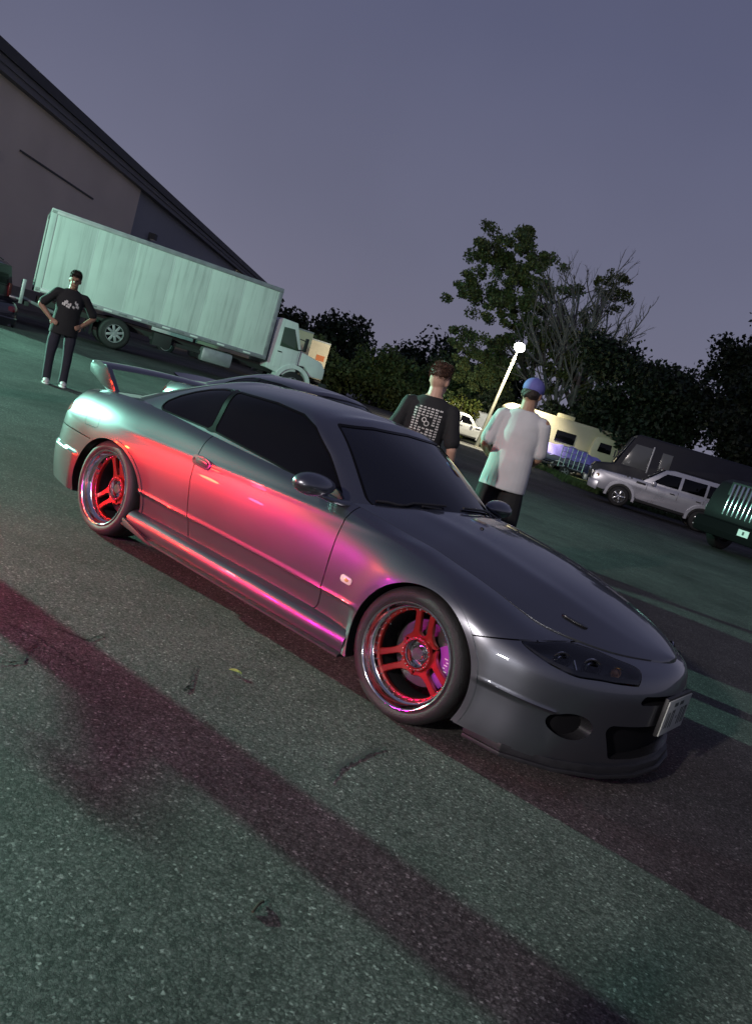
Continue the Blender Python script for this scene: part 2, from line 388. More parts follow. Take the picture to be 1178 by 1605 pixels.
def build_body():
    NU,NV=340,84
    S=band_surface(NU,NV); band=Sf(S.reshape(-1,3),grid_faces(NU,NV,True))
    band.V=side_detail(band.V,band.normals()); G=band.V.reshape(NU,NV,3); band.V[:NV,1]=0; band.V[-NV:,1]=0
    r8=G[:,-1]                                        # hood / belt / deck edge
    P={}
    b=band.clip(f_front_arch,.045,0,(0,-1,0)).clip(f_rear_arch,.045,0,(0,-1,0))
    lipf=lambda V:np.where(V[:,2]>.16,-f_front_arch(V)-.027,1); lipr=lambda V:np.where(V[:,2]>.16,-f_rear_arch(V)-.020,1)
    L1=b.clip(lipf,.012,0,None).offset(.0); L2=b.clip(lipr,.010,0)
    L1.V=L1.V+np.array((0,.008,0)); L2.V=L2.V+np.array((0,.005,0)); P['lips']=(L1,L2)
    P['lens']=b.clip(f_head,0,-.003)
    b=b.clip(lambda V:-f_head(V),.02,0)
    g=.0030
    bump=b.clip(f_bumper,.012,-g)
    b=b.clip(lambda V:-f_bumper(V),.012,-g)
    rb=b.clip(f_rbumper,.012,-g); b=b.clip(lambda V:-f_rbumper(V),.012,-g)
    P['door']=b.clip(f_door,.02,-g); b=b.clip(lambda V:-f_door(V),.02,-g)
    P['fuel']=b.clip(f_fuel,.008,-.0012); b=b.clip(lambda V:-f_fuel(V),.008,-.0012)
    P['tail']=b.clip(f_tail,0,-.001).offset(.002); b=b.clip(lambda V:-f_tail(V),.01,0)
    P['fender']=b.clip(lambda V:-.62-V[:,0],0,0); P['quarter']=b.clip(lambda V:V[:,0]+.62,0,0)
    full=both(bump)
    fog=lambda V:np.where(V[:,0]>.5,np.minimum(*[(np.hypot((V[:,1]-s*.598)/.078,(V[:,2]-.302)/.056)-1)*.056 for s in(1,-1)]),1)
    grille=lambda V:np.where(V[:,0]>.5,sdf_poly([(-.475,.335),(-.40,.180),(.40,.180),(.475,.335)],V[:,1],V[:,2],.03),1)
    slot=lambda V:np.where(V[:,0]>.5,sdf_poly([(-.30,.475),(-.34,.435),(.34,.435),(.30,.475)],V[:,1],V[:,2],.012),1)
    P['mesh']=full.clip(lambda V:np.minimum(np.minimum(fog(V),grille(V)),slot(V)),0,.02).offset(-.05)
    opn=lambda V:-np.minimum(np.minimum(fog(V),grille(V)),slot(V))
    fb=full.clip(opn,0,0); ff=full.clip(opn,.055,0,(-1,0,0)); P['duct']=Sf(ff.V,ff.F[len(fb.F):]).compact()
    P['front_bumper']=fb; P['rear_bumper']=both(rb)
    # hood
    C=r8[(r8[:,0]>-.66)]; n=len(C); m=61; s=np.linspace(-1,1,m)
    zc=pchip([-.7,-.4,-.1,.25,.55,.75,.84,.90],[.915,.897,.868,.812,.735,.662,.623,.596],C[:,0]); zc=np.maximum(zc,C[:,2]+.001*0)
    H=np.zeros((n,m,3)); ye=np.maximum(C[:,1]-.0045,0)
    for i in range(n):
        H[i,:,0]=C[i,0]; H[i,:,1]=ye[i]*s
        k=1-np.abs(s)**2.3; z=C[i,2]+(zc[i]-C[i,2])*k
        fade=sstep(-.6,-.3,C[i,0])*(1-sstep(.3,.85,C[i,0]))
        z+=fade*.0075*(np.exp(-((np.abs(s)-.60)/.10)**2))
        H[i,:,2]=z
    H[:,:,2]+=.007*sstep(.20,.50,H[:,:,0])
    lo_=H.copy(); e0=lo_[:,:1].copy(); e1=lo_[:,-1:].copy(); e0[...,2]-=.022; e1[...,2]-=.022; e0[...,1]*=.997; e1[...,1]*=.997; H=np.concatenate([e0,H,e1],1); m=m+2
    hood=Sf(H.reshape(-1,3),grid_faces(n,m,True)); N=hood.normals()
    if N[:,2].mean()<0: hood.F=[f[::-1] for f in hood.F]
    xr=lambda V:(-.385-.215*(np.abs(V[:,1])/.66)**2.2)-V[:,0]
    hood=hood.clip(xr,.02,0)
    # rolled edge all round the hood
    E0=[i*m for i in range(n)]; 
    P['hood']=hood; P['hood_grid']=H[:,1:-1]
    # deck / trunk lid
    C=r8[(r8[:,0]<-2.42)]; n=len(C); D=np.zeros((n,41,3)); s=np.linspace(-1,1,41)
    zc=pchip([-3.6,-3.40,-3.30,-3.1,-2.9,-2.4],[.80,.825,.85,.885,.912,.945],C[:,0])
    for i in range(n):
        D[i,:,0]=C[i,0]; D[i,:,1]=max(C[i,1]-.003,0)*s; D[i,:,2]=C[i,2]+(zc[i]-C[i,2])*(1-np.abs(s)**2.2)
    deck=Sf(D.reshape(-1,3),grid_faces(n,41,True)); N=deck.normals()
    if N[:,2].mean()<0: deck.F=[f[::-1] for f in deck.F]
    P['deck']=deck
    # greenhouse
    k=lambda x:np.array([np.interp(x,r8[::1,0],r8[:,c]) for c in(1,2)])
    def bp(x,iny=.002,dz=-.004): y,z=k(x); return (x,y-iny,z+dz)
    base=[(-2.95,0,.925),(-2.91,.33,.918),(-2.79,.57,.893),bp(-2.52,.01,-.012),bp(-2.15),bp(-1.75),bp(-1.2),bp(-.82),(-.60,.668,.812),(-.45,.42,.853),(-.36,0,.882)]
    edge=[(-2.13,0,1.215),(-2.11,.24,1.208),(-2.05,.41,1.188),(-1.98,.515,1.160),(-1.86,.560,1.158),(-1.65,.578,1.170),(-1.40,.582,1.178),(-1.21,.575,1.172),(-1.09,.545,1.160),(-1.02,.33,1.198),(-.99,0,1.208)]
    inner=[(-2.0,0,1.236),(-1.99,.14,1.235),(-1.94,.25,1.228),(-1.88,.31,1.222),(-1.78,.335,1.226),(-1.6,.345,1.232),(-1.42,.345,1.233),(-1.27,.335,1.228),(-1.17,.31,1.222),(-1.10,.19,1.226),(-1.07,0,1.232)]
    ctr=[(-1.86,0,1.249),(-1.85,0,1.249),(-1.82,0,1.250),(-1.77,0,1.252),(-1.68,0,1.254),(-1.56,0,1.255),(-1.42,0,1.254),(-1.32,0,1.251),(-1.25,0,1.248),(-1.2,0,1.245),(-1.18,0,1.244)]
    base,edge,inner,ctr=[np.array(a) for a in(base,edge,inner,ctr)]
    bul=np.array([.045,.042,.03,.015,.022,.026,.026,.024,.020,.030,.034]); 
    dirn=base-edge; hx=dirn[:,:2]/np.linalg.norm(dirn[:,:2],axis=1,keepdims=True)
    mid=(base+edge)/2; mid[:,:2]+=hx*bul[:,None]; mid[:,2]+=bul*.35*0+.0
    rows=[base,mid,edge,inner,ctr]; t=np.arange(11); text=np.r_[-2,-1,t,11,12]; NUG=150
    uu=np.linspace(0,10,NUG); RR=[]
    for r in rows:
        M=np.array([1,-1,1]); PP=np.r_[[r[2]*M],[r[1]*M],r,[r[-2]*M],[r[-3]*M]]; RR.append(ncs(text,PP,uu))
    RR.append(RR[3]*np.array([1,-1,1])); RR=np.array(RR); vk=np.array([0,.5,1.0,1.42,1.95,2.48]); NVG=72; vv=np.linspace(0,1.95,NVG)
    GH=np.array([ncs(vk,RR[:,i],vv) for i in range(NUG)]); gh=Sf(GH.reshape(-1,3),grid_faces(NUG,NVG,True))
    gh=both(gh)
    DG=[(-.70,.800),(-.675,.812),(-1.0,1.045),(-1.12,1.115),(-1.235,1.152),(-1.45,1.163),(-1.775,1.150),(-1.797,.893),(-1.3,.866)]
    DG=[(-.705,.822),(-.93,1.0),(-1.10,1.108),(-1.225,1.148),(-1.45,1.160),(-1.802,1.147),(-1.778,.900),(-1.25,.868)]
    QG=[(-1.822,.900),(-1.848,1.145),(-1.95,1.134),(-2.07,1.104),(-2.19,1.058),(-2.285,1.008),(-2.345,.955),(-2.345,.918),(-2.31,.902),(-2.05,.900)]
    PG=[(-1.79,.893),(-1.815,1.150),(-1.845,1.148),(-1.82,.893)]
    pg=lambda V:np.where((np.abs(V[:,1])>.3),sdf_poly(PG,V[:,0],V[:,2]),1)
    dg=lambda V:np.where((np.abs(V[:,1])>.3),sdf_poly(DG,V[:,0],V[:,2],.012),1)
    qg=lambda V:np.where((np.abs(V[:,1])>.3),sdf_poly(QG,V[:,0],V[:,2],.028),1)
    WS=[(-.628,.832),(-.4,.874),(0,.902),(.4,.874),(.628,.832),(.513,1.152),(.3,1.180),(0,1.190),(-.3,1.180),(-.513,1.152)]
    RW=[(-.56,.925),(0,.955),(.56,.925),(.42,1.165),(0,1.195),(-.42,1.165)]
    ws=lambda V:np.where(V[:,0]>-1.13,sdf_poly(WS,V[:,1],V[:,2],.02),1)
    rw=lambda V:np.where(V[:,0]<-2.0,sdf_poly(RW,V[:,1],V[:,2],.04),1)
    allf=lambda V:np.minimum(np.minimum(dg(V),qg(V)),np.minimum(ws(V),rw(V)))
    allp=lambda V:np.minimum(allf(V),pg(V))
    P['shell']=gh.clip(lambda V:-allp(V),.012,-.010)
    P['seal']=gh.clip(lambda V:allp(V),0,.0102).clip(lambda V:-allf(V),.010,0).offset(-.001)
    sd=lambda s:(lambda V:-s*V[:,1])
    for n_,f,s_ in(('door_glass',dg,1),('door_glass2',dg,-1),('q_glass',qg,1),('q_glass2',qg,-1)): P[n_]=gh.clip(f,0,.002).clip(sd(s_),0,0).offset(-.004)
    P['windscreen']=gh.clip(ws,0,.002).offset(-.004); P['rear_glass']=gh.clip(rw,0,.002).offset(-.004)
    P['r8']=r8
    return P
PAINT=mat('paint_grey_metallic',(.150,.156,.176),.31,.93,1.0,.5,coat_r=.03)
def flake(m):
    t=m.node_tree; p=t.nodes['Principled BSDF']; tc=t.nodes.new('ShaderNodeTexCoord'); n=t.nodes.new('ShaderNodeTexNoise'); n.inputs['Scale'].default_value=2.2; n.inputs['Detail'].default_value=6
    t.links.new(tc.outputs['Object'],n.inputs['Vector']); mr=t.nodes.new('ShaderNodeMapRange'); mr.inputs[3].default_value=.27; mr.inputs[4].default_value=.36
    t.links.new(n.outputs[0],mr.inputs[0]); t.links.new(mr.outputs[0],p.inputs['Roughness'])
flake(PAINT)
BLACK=mat('black_plastic',(.012,.012,.014),.5,var=.3,vscale=20); RUB=mat('rubber_seal',(.004,.004,.0045),.25,spec=.12)
GLASS=mat('dark_tinted_glass',(.003,.003,.004),.03,0,0,.28)
WSG=mat('windscreen_glass',(.006,.007,.012),.04,0,0,.55)
TYRE=mat('tyre_rubber',(.013,.0125,.013),.62,var=.25,vscale=30,bump=.25,bscale=160); POL=mat('polished_lip',(.78,.78,.80),.14,1.0,var=.05,vscale=40)
RED=mat('red_spokes',(.24,.012,.010),.30,.35,.6); DISC=mat('brake_disc',(.16,.15,.15),.35,1.0); DARKM=mat('dark_metal',(.03,.03,.033),.5,.6)
PURP=mat('purple_caliper',(.28,.05,.36),.35,.3,.5); CHROME=mat('chrome',(.72,.73,.75),.12,1.0); WHITEP=mat('white_mark',(.75,.75,.74),.5)
def lens_mat(name,tint,k=.12):
    m=bpy.data.materials.new(name); m.use_nodes=True; t=m.node_tree; t.nodes.clear()
    o=t.nodes.new('ShaderNodeOutputMaterial'); mx=t.nodes.new('ShaderNodeMixShader'); tr=t.nodes.new('ShaderNodeBsdfTransparent'); gl=t.nodes.new('ShaderNodeBsdfGlossy')
    tr.inputs[0].default_value=(*tint,1); gl.inputs['Roughness'].default_value=.04; fr=t.nodes.new('ShaderNodeFresnel'); fr.inputs[0].default_value=1.5
    ad=t.nodes.new('ShaderNodeMath'); ad.operation='ADD'; ad.inputs[1].default_value=k*.3; t.links.new(fr.outputs[0],ad.inputs[0])
    t.links.new(ad.outputs[0],mx.inputs[0]); t.links.new(tr.outputs[0],mx.inputs[1]); t.links.new(gl.outputs[0],mx.inputs[2]); t.links.new(mx.outputs[0],o.inputs[0]); return m
LENS=lens_mat('headlamp_lens',(.95,.96,.97))
AMB=mat('amber_lens',(.55,.28,.10),.2,0,.5)
TAIL=mat('tail_lens',(.20,.008,.01),.15,0,.8)
# wheel built with its outer face towards -y at y=0 (axis through the origin)
def build_wheel(parent_car,loc,outward,phase,name='wheel'):
    wh=empty(name,loc); wh.parent=parent_car; wh.rotation_euler=(0,0,0 if outward<0 else math.pi)
    tp=[(.238,.012),(.244,.001),(.252,-.005),(.268,-.010),(.284,-.006),(.297,.007),(.3045,.024),(.3075,.045),(.308,.075),(.302,.077),(.302,.084),(.308,.086),(.308,.115),(.302,.117),(.302,.124),(.308,.126),(.308,.155),(.302,.157),(.302,.164),(.308,.166),(.307,.195),(.303,.213),(.295,.227),(.28,.234),(.26,.232),(.24,.222)]
    ty=revolve(tp,96); sobj('tyre',ty,TYRE,wh,sharp=50)
    lp=[(.2435,.004),(.2435,-.004),(.240,-.008),(.2355,-.007),(.232,-.001),(.2285,.016),(.222,.040),(.2165,.046),(.2125,.048),(.2105,.062),(.208,.075)]
    sobj('rim_lip',revolve(lp,96),POL,wh,sharp=50)
    sobj('rim_barrel',revolve([(.208,.075),(.205,.10),(.20,.16),(.206,.215)],72),DARKM,wh)
    # red disc: outer ring plus three forked spoke pairs, recessed inside the lip
    def wd(r): return .074+.030*(1-np.clip((r-.06)/.14,0,1))**1.3
    ring=revolve([(.2085,.070),(.2085,.092),(.199,.094),(.197,.088),(.199,.073),(.2085,.070)],72)
    sobj('spoke_ring',ring,RED,wh,sharp=30)
    def loft_spoke(side,ang):
        rr=np.linspace(.050,.200,22); to=.045+.060*np.exp(-(rr-.050)/.024)+.012*((rr-.05)/.15)**2+.016*np.clip((rr-.185)/.015,0,1)**2
        to=np.minimum(to,rr*1.70); ti=np.where(rr<.088,0.0005,.0195+.004*((rr-.088)/.11)-.019*np.exp(-(rr-.088)/.004)); ti=np.minimum(ti,to-.012)
        bv=.004; V=[];F=[]
        for r,a,bb in zip(rr,ti,to):
            w0=wd(r); in_=bv if a>.004 else 0
            for tt,ww in((a,w0+.022),(a,w0+bv),(a+in_,w0),(bb-bv,w0),(bb,w0+bv),(bb,w0+.022)): V.append((tt*side,ww,r))
        m=6
        for i in range(len(rr)-1):
            for k in range(m): l=(k+1)%m; F.append((i*m+k,i*m+l,(i+1)*m+l,(i+1)*m+k))
        F.append(tuple(range(m))); F.append(tuple((len(rr)-1)*m+k for k in range(m))[::-1])
        V=np.array(V); F=[f if side>0 else f[::-1] for f in F]
        a=ang; X=V[:,2]*math.cos(a)-V[:,0]*math.sin(a); Z=V[:,2]*math.sin(a)+V[:,0]*math.cos(a)
        return Sf(np.c_[X,V[:,1],Z],F)
    for k in range(3):
        for s in(1,-1): 
            S=loft_spoke(s,R(phase+120*k)); bm=bmesh.new(); vs=[bm.verts.new(v) for v in S.V]
            for f in S.F: bm.faces.new([vs[i] for i in f])
            bmesh.ops.recalc_face_normals(bm,faces=list(bm.faces)); mfrom(bm,'spoke',RED,wh,True,30)
    hub=empty  # hub pieces
    sobj('hub_ring',revolve([(.080,.105),(.080,.090),(.077,.085),(.066,.084),(.063,.088),(.062,.105)],48),RED,wh)
    cup=revolve([(.062,.088),(.060,.092),(.055,.120),(.040,.130),(.031,.128),(.031,.098),(.028,.093),(.0005,.092)],40); hc=sobj('hub_cap',cup,CHROME,wh)
    bolts=join(*[revolve([(.0005,-.004),(.0032,-.003),(.0038,.004)],6,c=(.0715*math.cos(a),.084,.0715*math.sin(a))) for a in np.linspace(0,2*math.pi,24,endpoint=False)])
    sobj('hub_bolts',bolts,POL,wh)['kind']='stuff'
    nuts=join(*[revolve([(.0005,-.010),(.006,-.008),(.007,.01)],6,c=(.046*math.cos(a),.124,.046*math.sin(a))) for a in np.linspace(0.3,2*math.pi+.3,5,endpoint=False)])
    sobj('wheel_nuts',nuts,DARKM,wh)['kind']='stuff'
    rb=join(*[revolve([(.0005,-.004),(.003,-.003),(.0036,.006)],6,c=(.2035*math.cos(a),.064,.2035*math.sin(a))) for a in np.linspace(0,2*math.pi,36,endpoint=False)])
    sobj('rim_bolts',rb,POL,wh)['kind']='stuff'
    sobj('valve',tube([(.19*math.cos(R(phase+60)),.07,.19*math.sin(R(phase+60))),(.176*math.cos(R(phase+60)),.05,.176*math.sin(R(phase+60)))],.004),CHROME,wh)
    sobj('brake_disc',revolve([(.075,.150),(.155,.150),(.160,.154),(.160,.172),(.075,.172)],64),DISC,wh,sharp=25)
    sobj('disc_hat',revolve([(.0005,.128),(.070,.130),(.076,.150)],32),DARKM,wh)
    ca=np.linspace(R(-38),R(38),12) if outward<0 else np.linspace(R(180-38),R(180+38),12)
    V=[];F=[]
    for a in ca:
        for r,wv in((.105,.142),(.110,.124),(.130,.118),(.160,.118),(.178,.124),(.184,.150),(.178,.185),(.105,.185)): V.append((r*math.cos(a),wv,r*math.sin(a)))
    for i in range(11):
        for k in range(8): l=(k+1)%8; F.append((i*8+k,(i+1)*8+k,(i+1)*8+l,i*8+l))
    F.append(tuple(range(8))); F.append(tuple(88+k for k in range(8))[::-1])
    cl=sobj('brake_caliper',Sf(np.array(V),F),PURP,wh,sharp=30)
    a0=ca[5]; w_=[]
    for q in range(6): w_.append(bx_surf((.145+.006*math.sin(q*2.1),.1165,(q-2.5)*.014),(.017 if q%2 else .011,.001,.004)))
    for s_ in w_: s_.V[:,0]*=1 if outward<0 else -1
    sobj('caliper_script',join(*w_),WHITEP,wh)['kind']='stuff'
    return wh
def sweep_section(sec,xs,fn):
    """sec: list of (y,z); fn(x,i,(y,z))->(x,y,z)"""
    V=[];F=[];m=len(sec)
    for i,x in enumerate(xs):
        for p in sec: V.append(fn(x,i,p))
    for i in range(len(xs)-1):
        for k in range(m): l=(k+1)%m; F.append((i*m+k,i*m+l,(i+1)*m+l,(i+1)*m+k))
    F.append(tuple(range(m))[::-1]); F.append(tuple((len(xs)-1)*m+k for k in range(m)))
    bm=bmesh.new(); vs=[bm.verts.new(v) for v in V]
    for f in F: bm.faces.new([vs[i] for i in f])
    bmesh.ops.recalc_face_normals(bm,faces=list(bm.faces)); bm.verts.index_update(); F=[tuple(v.index for v in f.verts) for f in bm.faces]; bm.free()
    return Sf(np.array(V),F)
CB=(-1.3,0,0)
ALUM_=mat('lamp_satin',(.45,.46,.48),.22,1.0)
P=build_body()
car=empty('sports_coupe',CB,0,'grey metallic two-door coupe with red split-spoke wheels and rear wing in the foreground','car')
def cp(name,S,m=PAINT,parent=None,sharp=40): return sobj(name,S,m,parent or car,sharp,shift=CB)
for s in(-1,1):
    f=(lambda S:S) if s>0 else (lambda S:S.mirror())
    ms=lambda S:f(S)
    fe=cp('front_fender',ms(P['fender'])); cp('arch_lip',ms(P['lips'][0]),PAINT,fe); q=cp('rear_quarter',ms(P['quarter'])); cp('arch_lip',ms(P['lips'][1]),PAINT,q); d=cp('door',ms(P['door'])); fd=None
    if s<0: cp('fuel_door',ms(P['fuel']),PAINT,q)
    else: cp('filler_blank',ms(P['fuel']),PAINT,q)
    # door handle: oval escutcheon with recess and grip
    hx,hz=-1.683,.722
    if s<0: DV=P['door'].V; DN=P['door'].normals()
    def side_at(x,z): i=np.argmin((DV[:,0]-x)**2+(DV[:,2]-z)**2); return DV[i],DN[i]
    hp,hn=side_at(hx,hz); hn=hn if hn[1]>0 else -hn
    ex=np.array((1.,0,-.03)); ex-=hn*(ex@hn); ex/=np.linalg.norm(ex); ez=np.cross(ex,hn); 
    def onto(S): return Sf(hp+S.V[:,[0]]*ex+S.V[:,[2]]*(-ez if ez[2]<0 else ez)+S.V[:,[1]]*hn,S.F)
    def ring(k,kk): return smooth_poly([(-.082*k,0),(-.058*k,.029*kk),(.058*k,.027*kk),(.084*k,0),(.058*k,-.029*kk),(-.058*k,-.027*kk)],6)
    hd=onto(prism(ring(1,1),-.004,.006,.002)); rc=onto(prism([(a_+.010,b_) for a_,b_ in ring(.70,.62)],.004,.0072,.001)); gp=onto(bx_surf((.020,.010,.006),(.088,.009,.014),None,.004))
    for nm,S,m_ in(('door_handle',hd,PAINT),('handle_recess',rc,BLACK),('handle_grip',gp,PAINT)): cp(nm,ms(S),m_,d)
    cp('key_lock',ms(onto(revolve([(.0005,.009),(.007,.0085),(.008,.006)],12,c=(-.066,0,0)))),DARKM,d)
    cp('door_window',P['door_glass' if s>0 else 'door_glass2'],GLASS); cp('quarter_window',P['q_glass' if s>0 else 'q_glass2'],GLASS)
    # headlamp: housing, two projectors, chrome divider, clear lens
    L=P['lens']; hl=cp('headlight_housing',ms(L.offset(-.050)),mat('lamp_housing_grey',(.13,.135,.14),.32,1.0))
    rim_=L.clip(lambda V:-f_head(V),0,.012).offset(-.002); cp('headlight_rim',ms(rim_),BLACK,hl)
    c1,c2,c3=np.array((.620,.640,.545)),np.array((.715,.545,.545)),np.array((.785,.440,.545))
    ax=np.array((.80,-.55 if False else .55,-.02)); ax/=np.linalg.norm(ax)
    def proj_lamp(c,r):
        S=revolve([(r*1.25,.0),(r*1.22,-.010),(r*1.02,-.008),(r,-.002),(r*.9,.008),(r*.55,-.010),(r*.01,-.018)],24)   # faces -y
        yv=-ax; xv=np.cross([0,0,1.],yv); xv/=np.linalg.norm(xv); zv=np.cross(xv,yv); M=np.stack([xv,yv,-zv],1)
        if np.linalg.det(M)<0: M[:,0]*=-1
        return Sf(S.V@M.T+c-ax*.028,S.F)
    for c,r in((c1,.030),(c2,.034)):
        cp('projector_lamp',ms(proj_lamp(c,r)),CHROME if r<.032 else ALUM_,hl)
        b_=proj_lamp(c,r*.62); b_.V+=ax*.012; cp('projector_glass',ms(b_),GLASS,hl)
    cp('indicator_lamp',ms(proj_lamp(c3,.020)),AMB,hl)
    for c,r in((c1,.044),(c2,.048),(c3,.034)):
        A_=np.linspace(0,2*math.pi,25); yv=ax; xv=np.cross([0,0,1.],yv); xv/=np.linalg.norm(xv); zv=np.cross(yv,xv)
        cp('lamp_bezel',ms(tube([c-ax*.020+xv*math.cos(a_)*r+zv*math.sin(a_)*r*.8 for a_ in A_],.003,6,False)),DARKM,hl)
    div=tube([c1*.5+c2*.5+np.array((-.03,0,.015)),c1*.5+c2*.5+np.array((.0,.005,-.025))],.006); cp('lamp_divider',ms(div),CHROME,hl)
    cp('headlight_lens',ms(L.offset(-.001)),LENS)
    # front side marker
    mk=prism([(-.476,.507),(-.466,.516),(-.412,.512),(-.402,.503),(-.404,.484),(-.414,.476),(-.466,.479),(-.477,.488)],.824,.8375,.004)
    mkr=cp('side_marker',ms(mk),mat('clear_marker',(.62,.50,.46),.25,0,.6)); cp('marker_bulb',ms(ellipsoid((-.436,.8365,.496),(.016,.003,.010),12,6)),AMB,mkr)
    # skirt with black lip
    xs=np.linspace(-2.17,-.335,40); sec=[(.77,.285),(.826,.268),(.846,.255),(.856,.238),(.858,.205),(.850,.168),(.77,.168)]
    def fn(x,i,p):
        t0=sstep(-2.17,-1.95,x); up=1-t0; y,z=p; y+=.010*up; z+=.02*(1-sstep(-.6,-.34,x))*0
        return (x,y-.004*sstep(-.6,-.34,x),z+(.012 if z<.2 else 0)*up)
    cp('side_skirt',ms(sweep_section(sec,xs,fn)),PAINT)
    lip=[(.75,.168),(.862,.166),(.876,.160),(.876,.150),(.75,.150)]
    cp('skirt_lip',ms(sweep_section(lip,np.linspace(-2.20,-.33,30),lambda x,i,p:(x,p[0]-.02*(1-sstep(-2.2,-2.0,x))*(p[0]>.8)*0,p[1]+.022*(1-sstep(-2.2,-1.9,x))))),BLACK)
    vane=prism([(-2.20,.205),(-2.185,.215),(-1.86,.150),(-1.88,.140),(-2.17,.17)],.858,.880,.004); cp('skirt_vane',ms(vane),BLACK)
    # mirror
    mi=[];
    hsg=ellipsoid((0,0,0),(.088,.135,.064),28,18)
    t=np.clip((hsg.V[:,1]+.125)/.25,0,1); hsg.V[:,2]*=(.72+.38*t-.12*t*t); hsg.V[:,0]*=(.75+.3*t)
    hsg.V[:,0]=np.where(hsg.V[:,0]<-.035,-.035+(hsg.V[:,0]+.035)*.15,hsg.V[:,0])   # flat towards the rear
    hsg.V+=np.array((-.735,.905,.874)); mb=cp('wing_mirror',ms(hsg),PAINT)
    stk=tube([(-.66,.72,.815),(-.67,.77,.815),(-.69,.84,.822),(-.715,.90,.838),(-.74,.95,.85)],[.040,.036,.034,.032,.02],12,True,.42); cp('mirror_stalk',ms(stk),PAINT,mb)
    gl_=ellipsoid((-.776,.905,.874),(.004,.098,.042),20,10); cp('mirror_glass',ms(gl_),mat('mirror',(.8,.8,.8),.03,1.0),mb)
    sail=prism([(-.66,.81),(-.80,.825),(-.76,.868),(-.72,.858)],.715,.735,.004); cp('mirror_sail',ms(sail),BLACK,mb)
    # tail lamp, arch liners
    cp('tail_light',ms(P['tail']),TAIL)
    for cx in(0,-2.525):
        V=[];F=[];A=np.linspace(R(-12),R(192),26)
        for a in A:
            for y in(.832,.62,.44): V.append((cx+.36*math.cos(a)*(1.12 if cx<-1 else 1),y-(.02),.302+.352*math.sin(a)))
        for i in range(25):
            for k_ in range(2): F.append((i*3+k_,i*3+k_+1,(i+1)*3+k_+1,(i+1)*3+k_))
        n0=len(V)
        cp('arch_liner',ms(Sf(np.array(V),F)),BLACK)
        wl=prism([(cx-.40,.14),(cx+.40,.14),(cx+.38,.55),(cx,.66),(cx-.38,.55)],.40,.44); cp('arch_wall',ms(wl),BLACK)
fb=cp('front_bumper',P['front_bumper']); rb=cp('rear_bumper',P['rear_bumper'])
cp('bumper_mesh',P['mesh'],mat('intake_black',(.004,.004,.005),.8,spec=.1),fb); cp('duct_edge',P['duct'],mat('duct_satin_black',(.02,.02,.022),.25,.3),fb)
hood=cp('hood',P['hood']); deck=cp('trunk_lid',P['deck']); roof=cp('roof_shell',P['shell']); cp('window_seal',P['seal'],RUB,roof)
wsn=cp('windscreen',P['windscreen'],WSG); cp('rear_window',P['rear_glass'],GLASS)
# splitter
o_=[(a,b) for a,b in PLAN[12:]]; o_=[(x+.018*(x>.5)*(1 if x<.8 else 1.3),y+.012) for x,y in o_]
o_=[(.36,.80)]+[p for p in o_ if p[0]>.36]; poly=o_+[(x,-y) for x,y in o_[::-1][1:]]+[]
cp('splitter',prism(poly,.100,.118,.004,'z'),BLACK,fb)
cp('bumper_lip',prism([(x*.985,y*.985) for x,y in poly],.116,.150,.002,'z'),BLACK,fb)
# number plate: white with dark characters, in a thin frame
pl=bx_surf((.950,0,.382),(.006,.332,.166),None,.002); pt=cp('number_plate',pl,mat('plate_white',(.36,.38,.36),.35,var=.08,vscale=30))
cp('plate_bracket',bx_surf((.938,0,.385),(.016,.345,.180),None,.003),BLACK,fb)
# cowl and wipers
cw=[];xs=np.linspace(-.64,.64,41); V=[];F=[]
for y in xs:
    xr_=-.385-.215*(abs(y)/.66)**2.2; zb=.878-.064*(abs(y)/.64)**1.8
    V+= [(xr_+.015,y,zb-.012),(xr_-.045,y,zb-.004),(xr_-.075,y,zb-.004)]
for i in range(40):
    for k in range(2): F.append((i*3+k,(i+1)*3+k,(i+1)*3+k+1,i*3+k+1))
cp('cowl_panel',Sf(np.array(V),[f[::-1] for f in F]),BLACK,wsn)
def on_ws(y,k):
    """point on the windscreen at lateral y, k=0 base .. 1 top, lifted 12 mm"""
    V=P['windscreen'].V; zb=.90-.07*(abs(y)/.62)**1.8; z=zb+(1.17-zb)*k; i=np.argmin((V[:,1]-y)**2+(V[:,2]-z)**2); return V[i]+np.array((.010,0,.008))
for y0,y1,k1 in((-.12,-.56,.045),(.40,-.02,.05)):
    a=np.array((-.40-.1*abs(y0),y0,.880-.02*abs(y0)));b=on_ws(y1,k1); mid_=on_ws((y0*.45+y1*.55),.04)
    wp=cp('wiper_arm',tube([a,a*.5+mid_*.5+np.array((0,0,.008)),mid_],[.009,.007,.006],6),BLACK,wsn)
    bl=[on_ws(y,k1+.012*math.sin(i)) for i,y in enumerate(np.linspace(y0*.8+y1*.2,y1-.04,9))]; cp('wiper_blade',tube(bl,.007,6),BLACK,wsn)
# hood latches and washer jets
Hg=P['hood_grid'].reshape(-1,3)
def on_hood(x,y): i=np.argmin((Hg[:,0]-x)**2+(Hg[:,1]-y)**2); return Hg[i]
for s in(-1,1):
    c=on_hood(.47,s*.44); c2=on_hood(.58,s*.40); dx=c2-c
    el=smooth_poly([(-.062,0),(-.045,.017),(.045,.019),(.062,0),(.045,-.019),(-.045,-.017)],5); S=prism(el,-.004,.004,.002,'z')
    ex=dx/np.linalg.norm(dx); ez=np.cross(ex,[0,1,0]); ez=-ez if ez[2]<0 else ez; ey=np.cross(ez,ex); S.V=S.V@np.stack([ex,ey,ez],0)+(c+c2)/2
    cp('hood_latch',S,mat('latch_black',(.006,.006,.007),.25),hood)
    c=on_hood(-.19,s*.20); cp('washer_jet',ellipsoid(c,(.012,.010,.009),10,6),BLACK,hood)
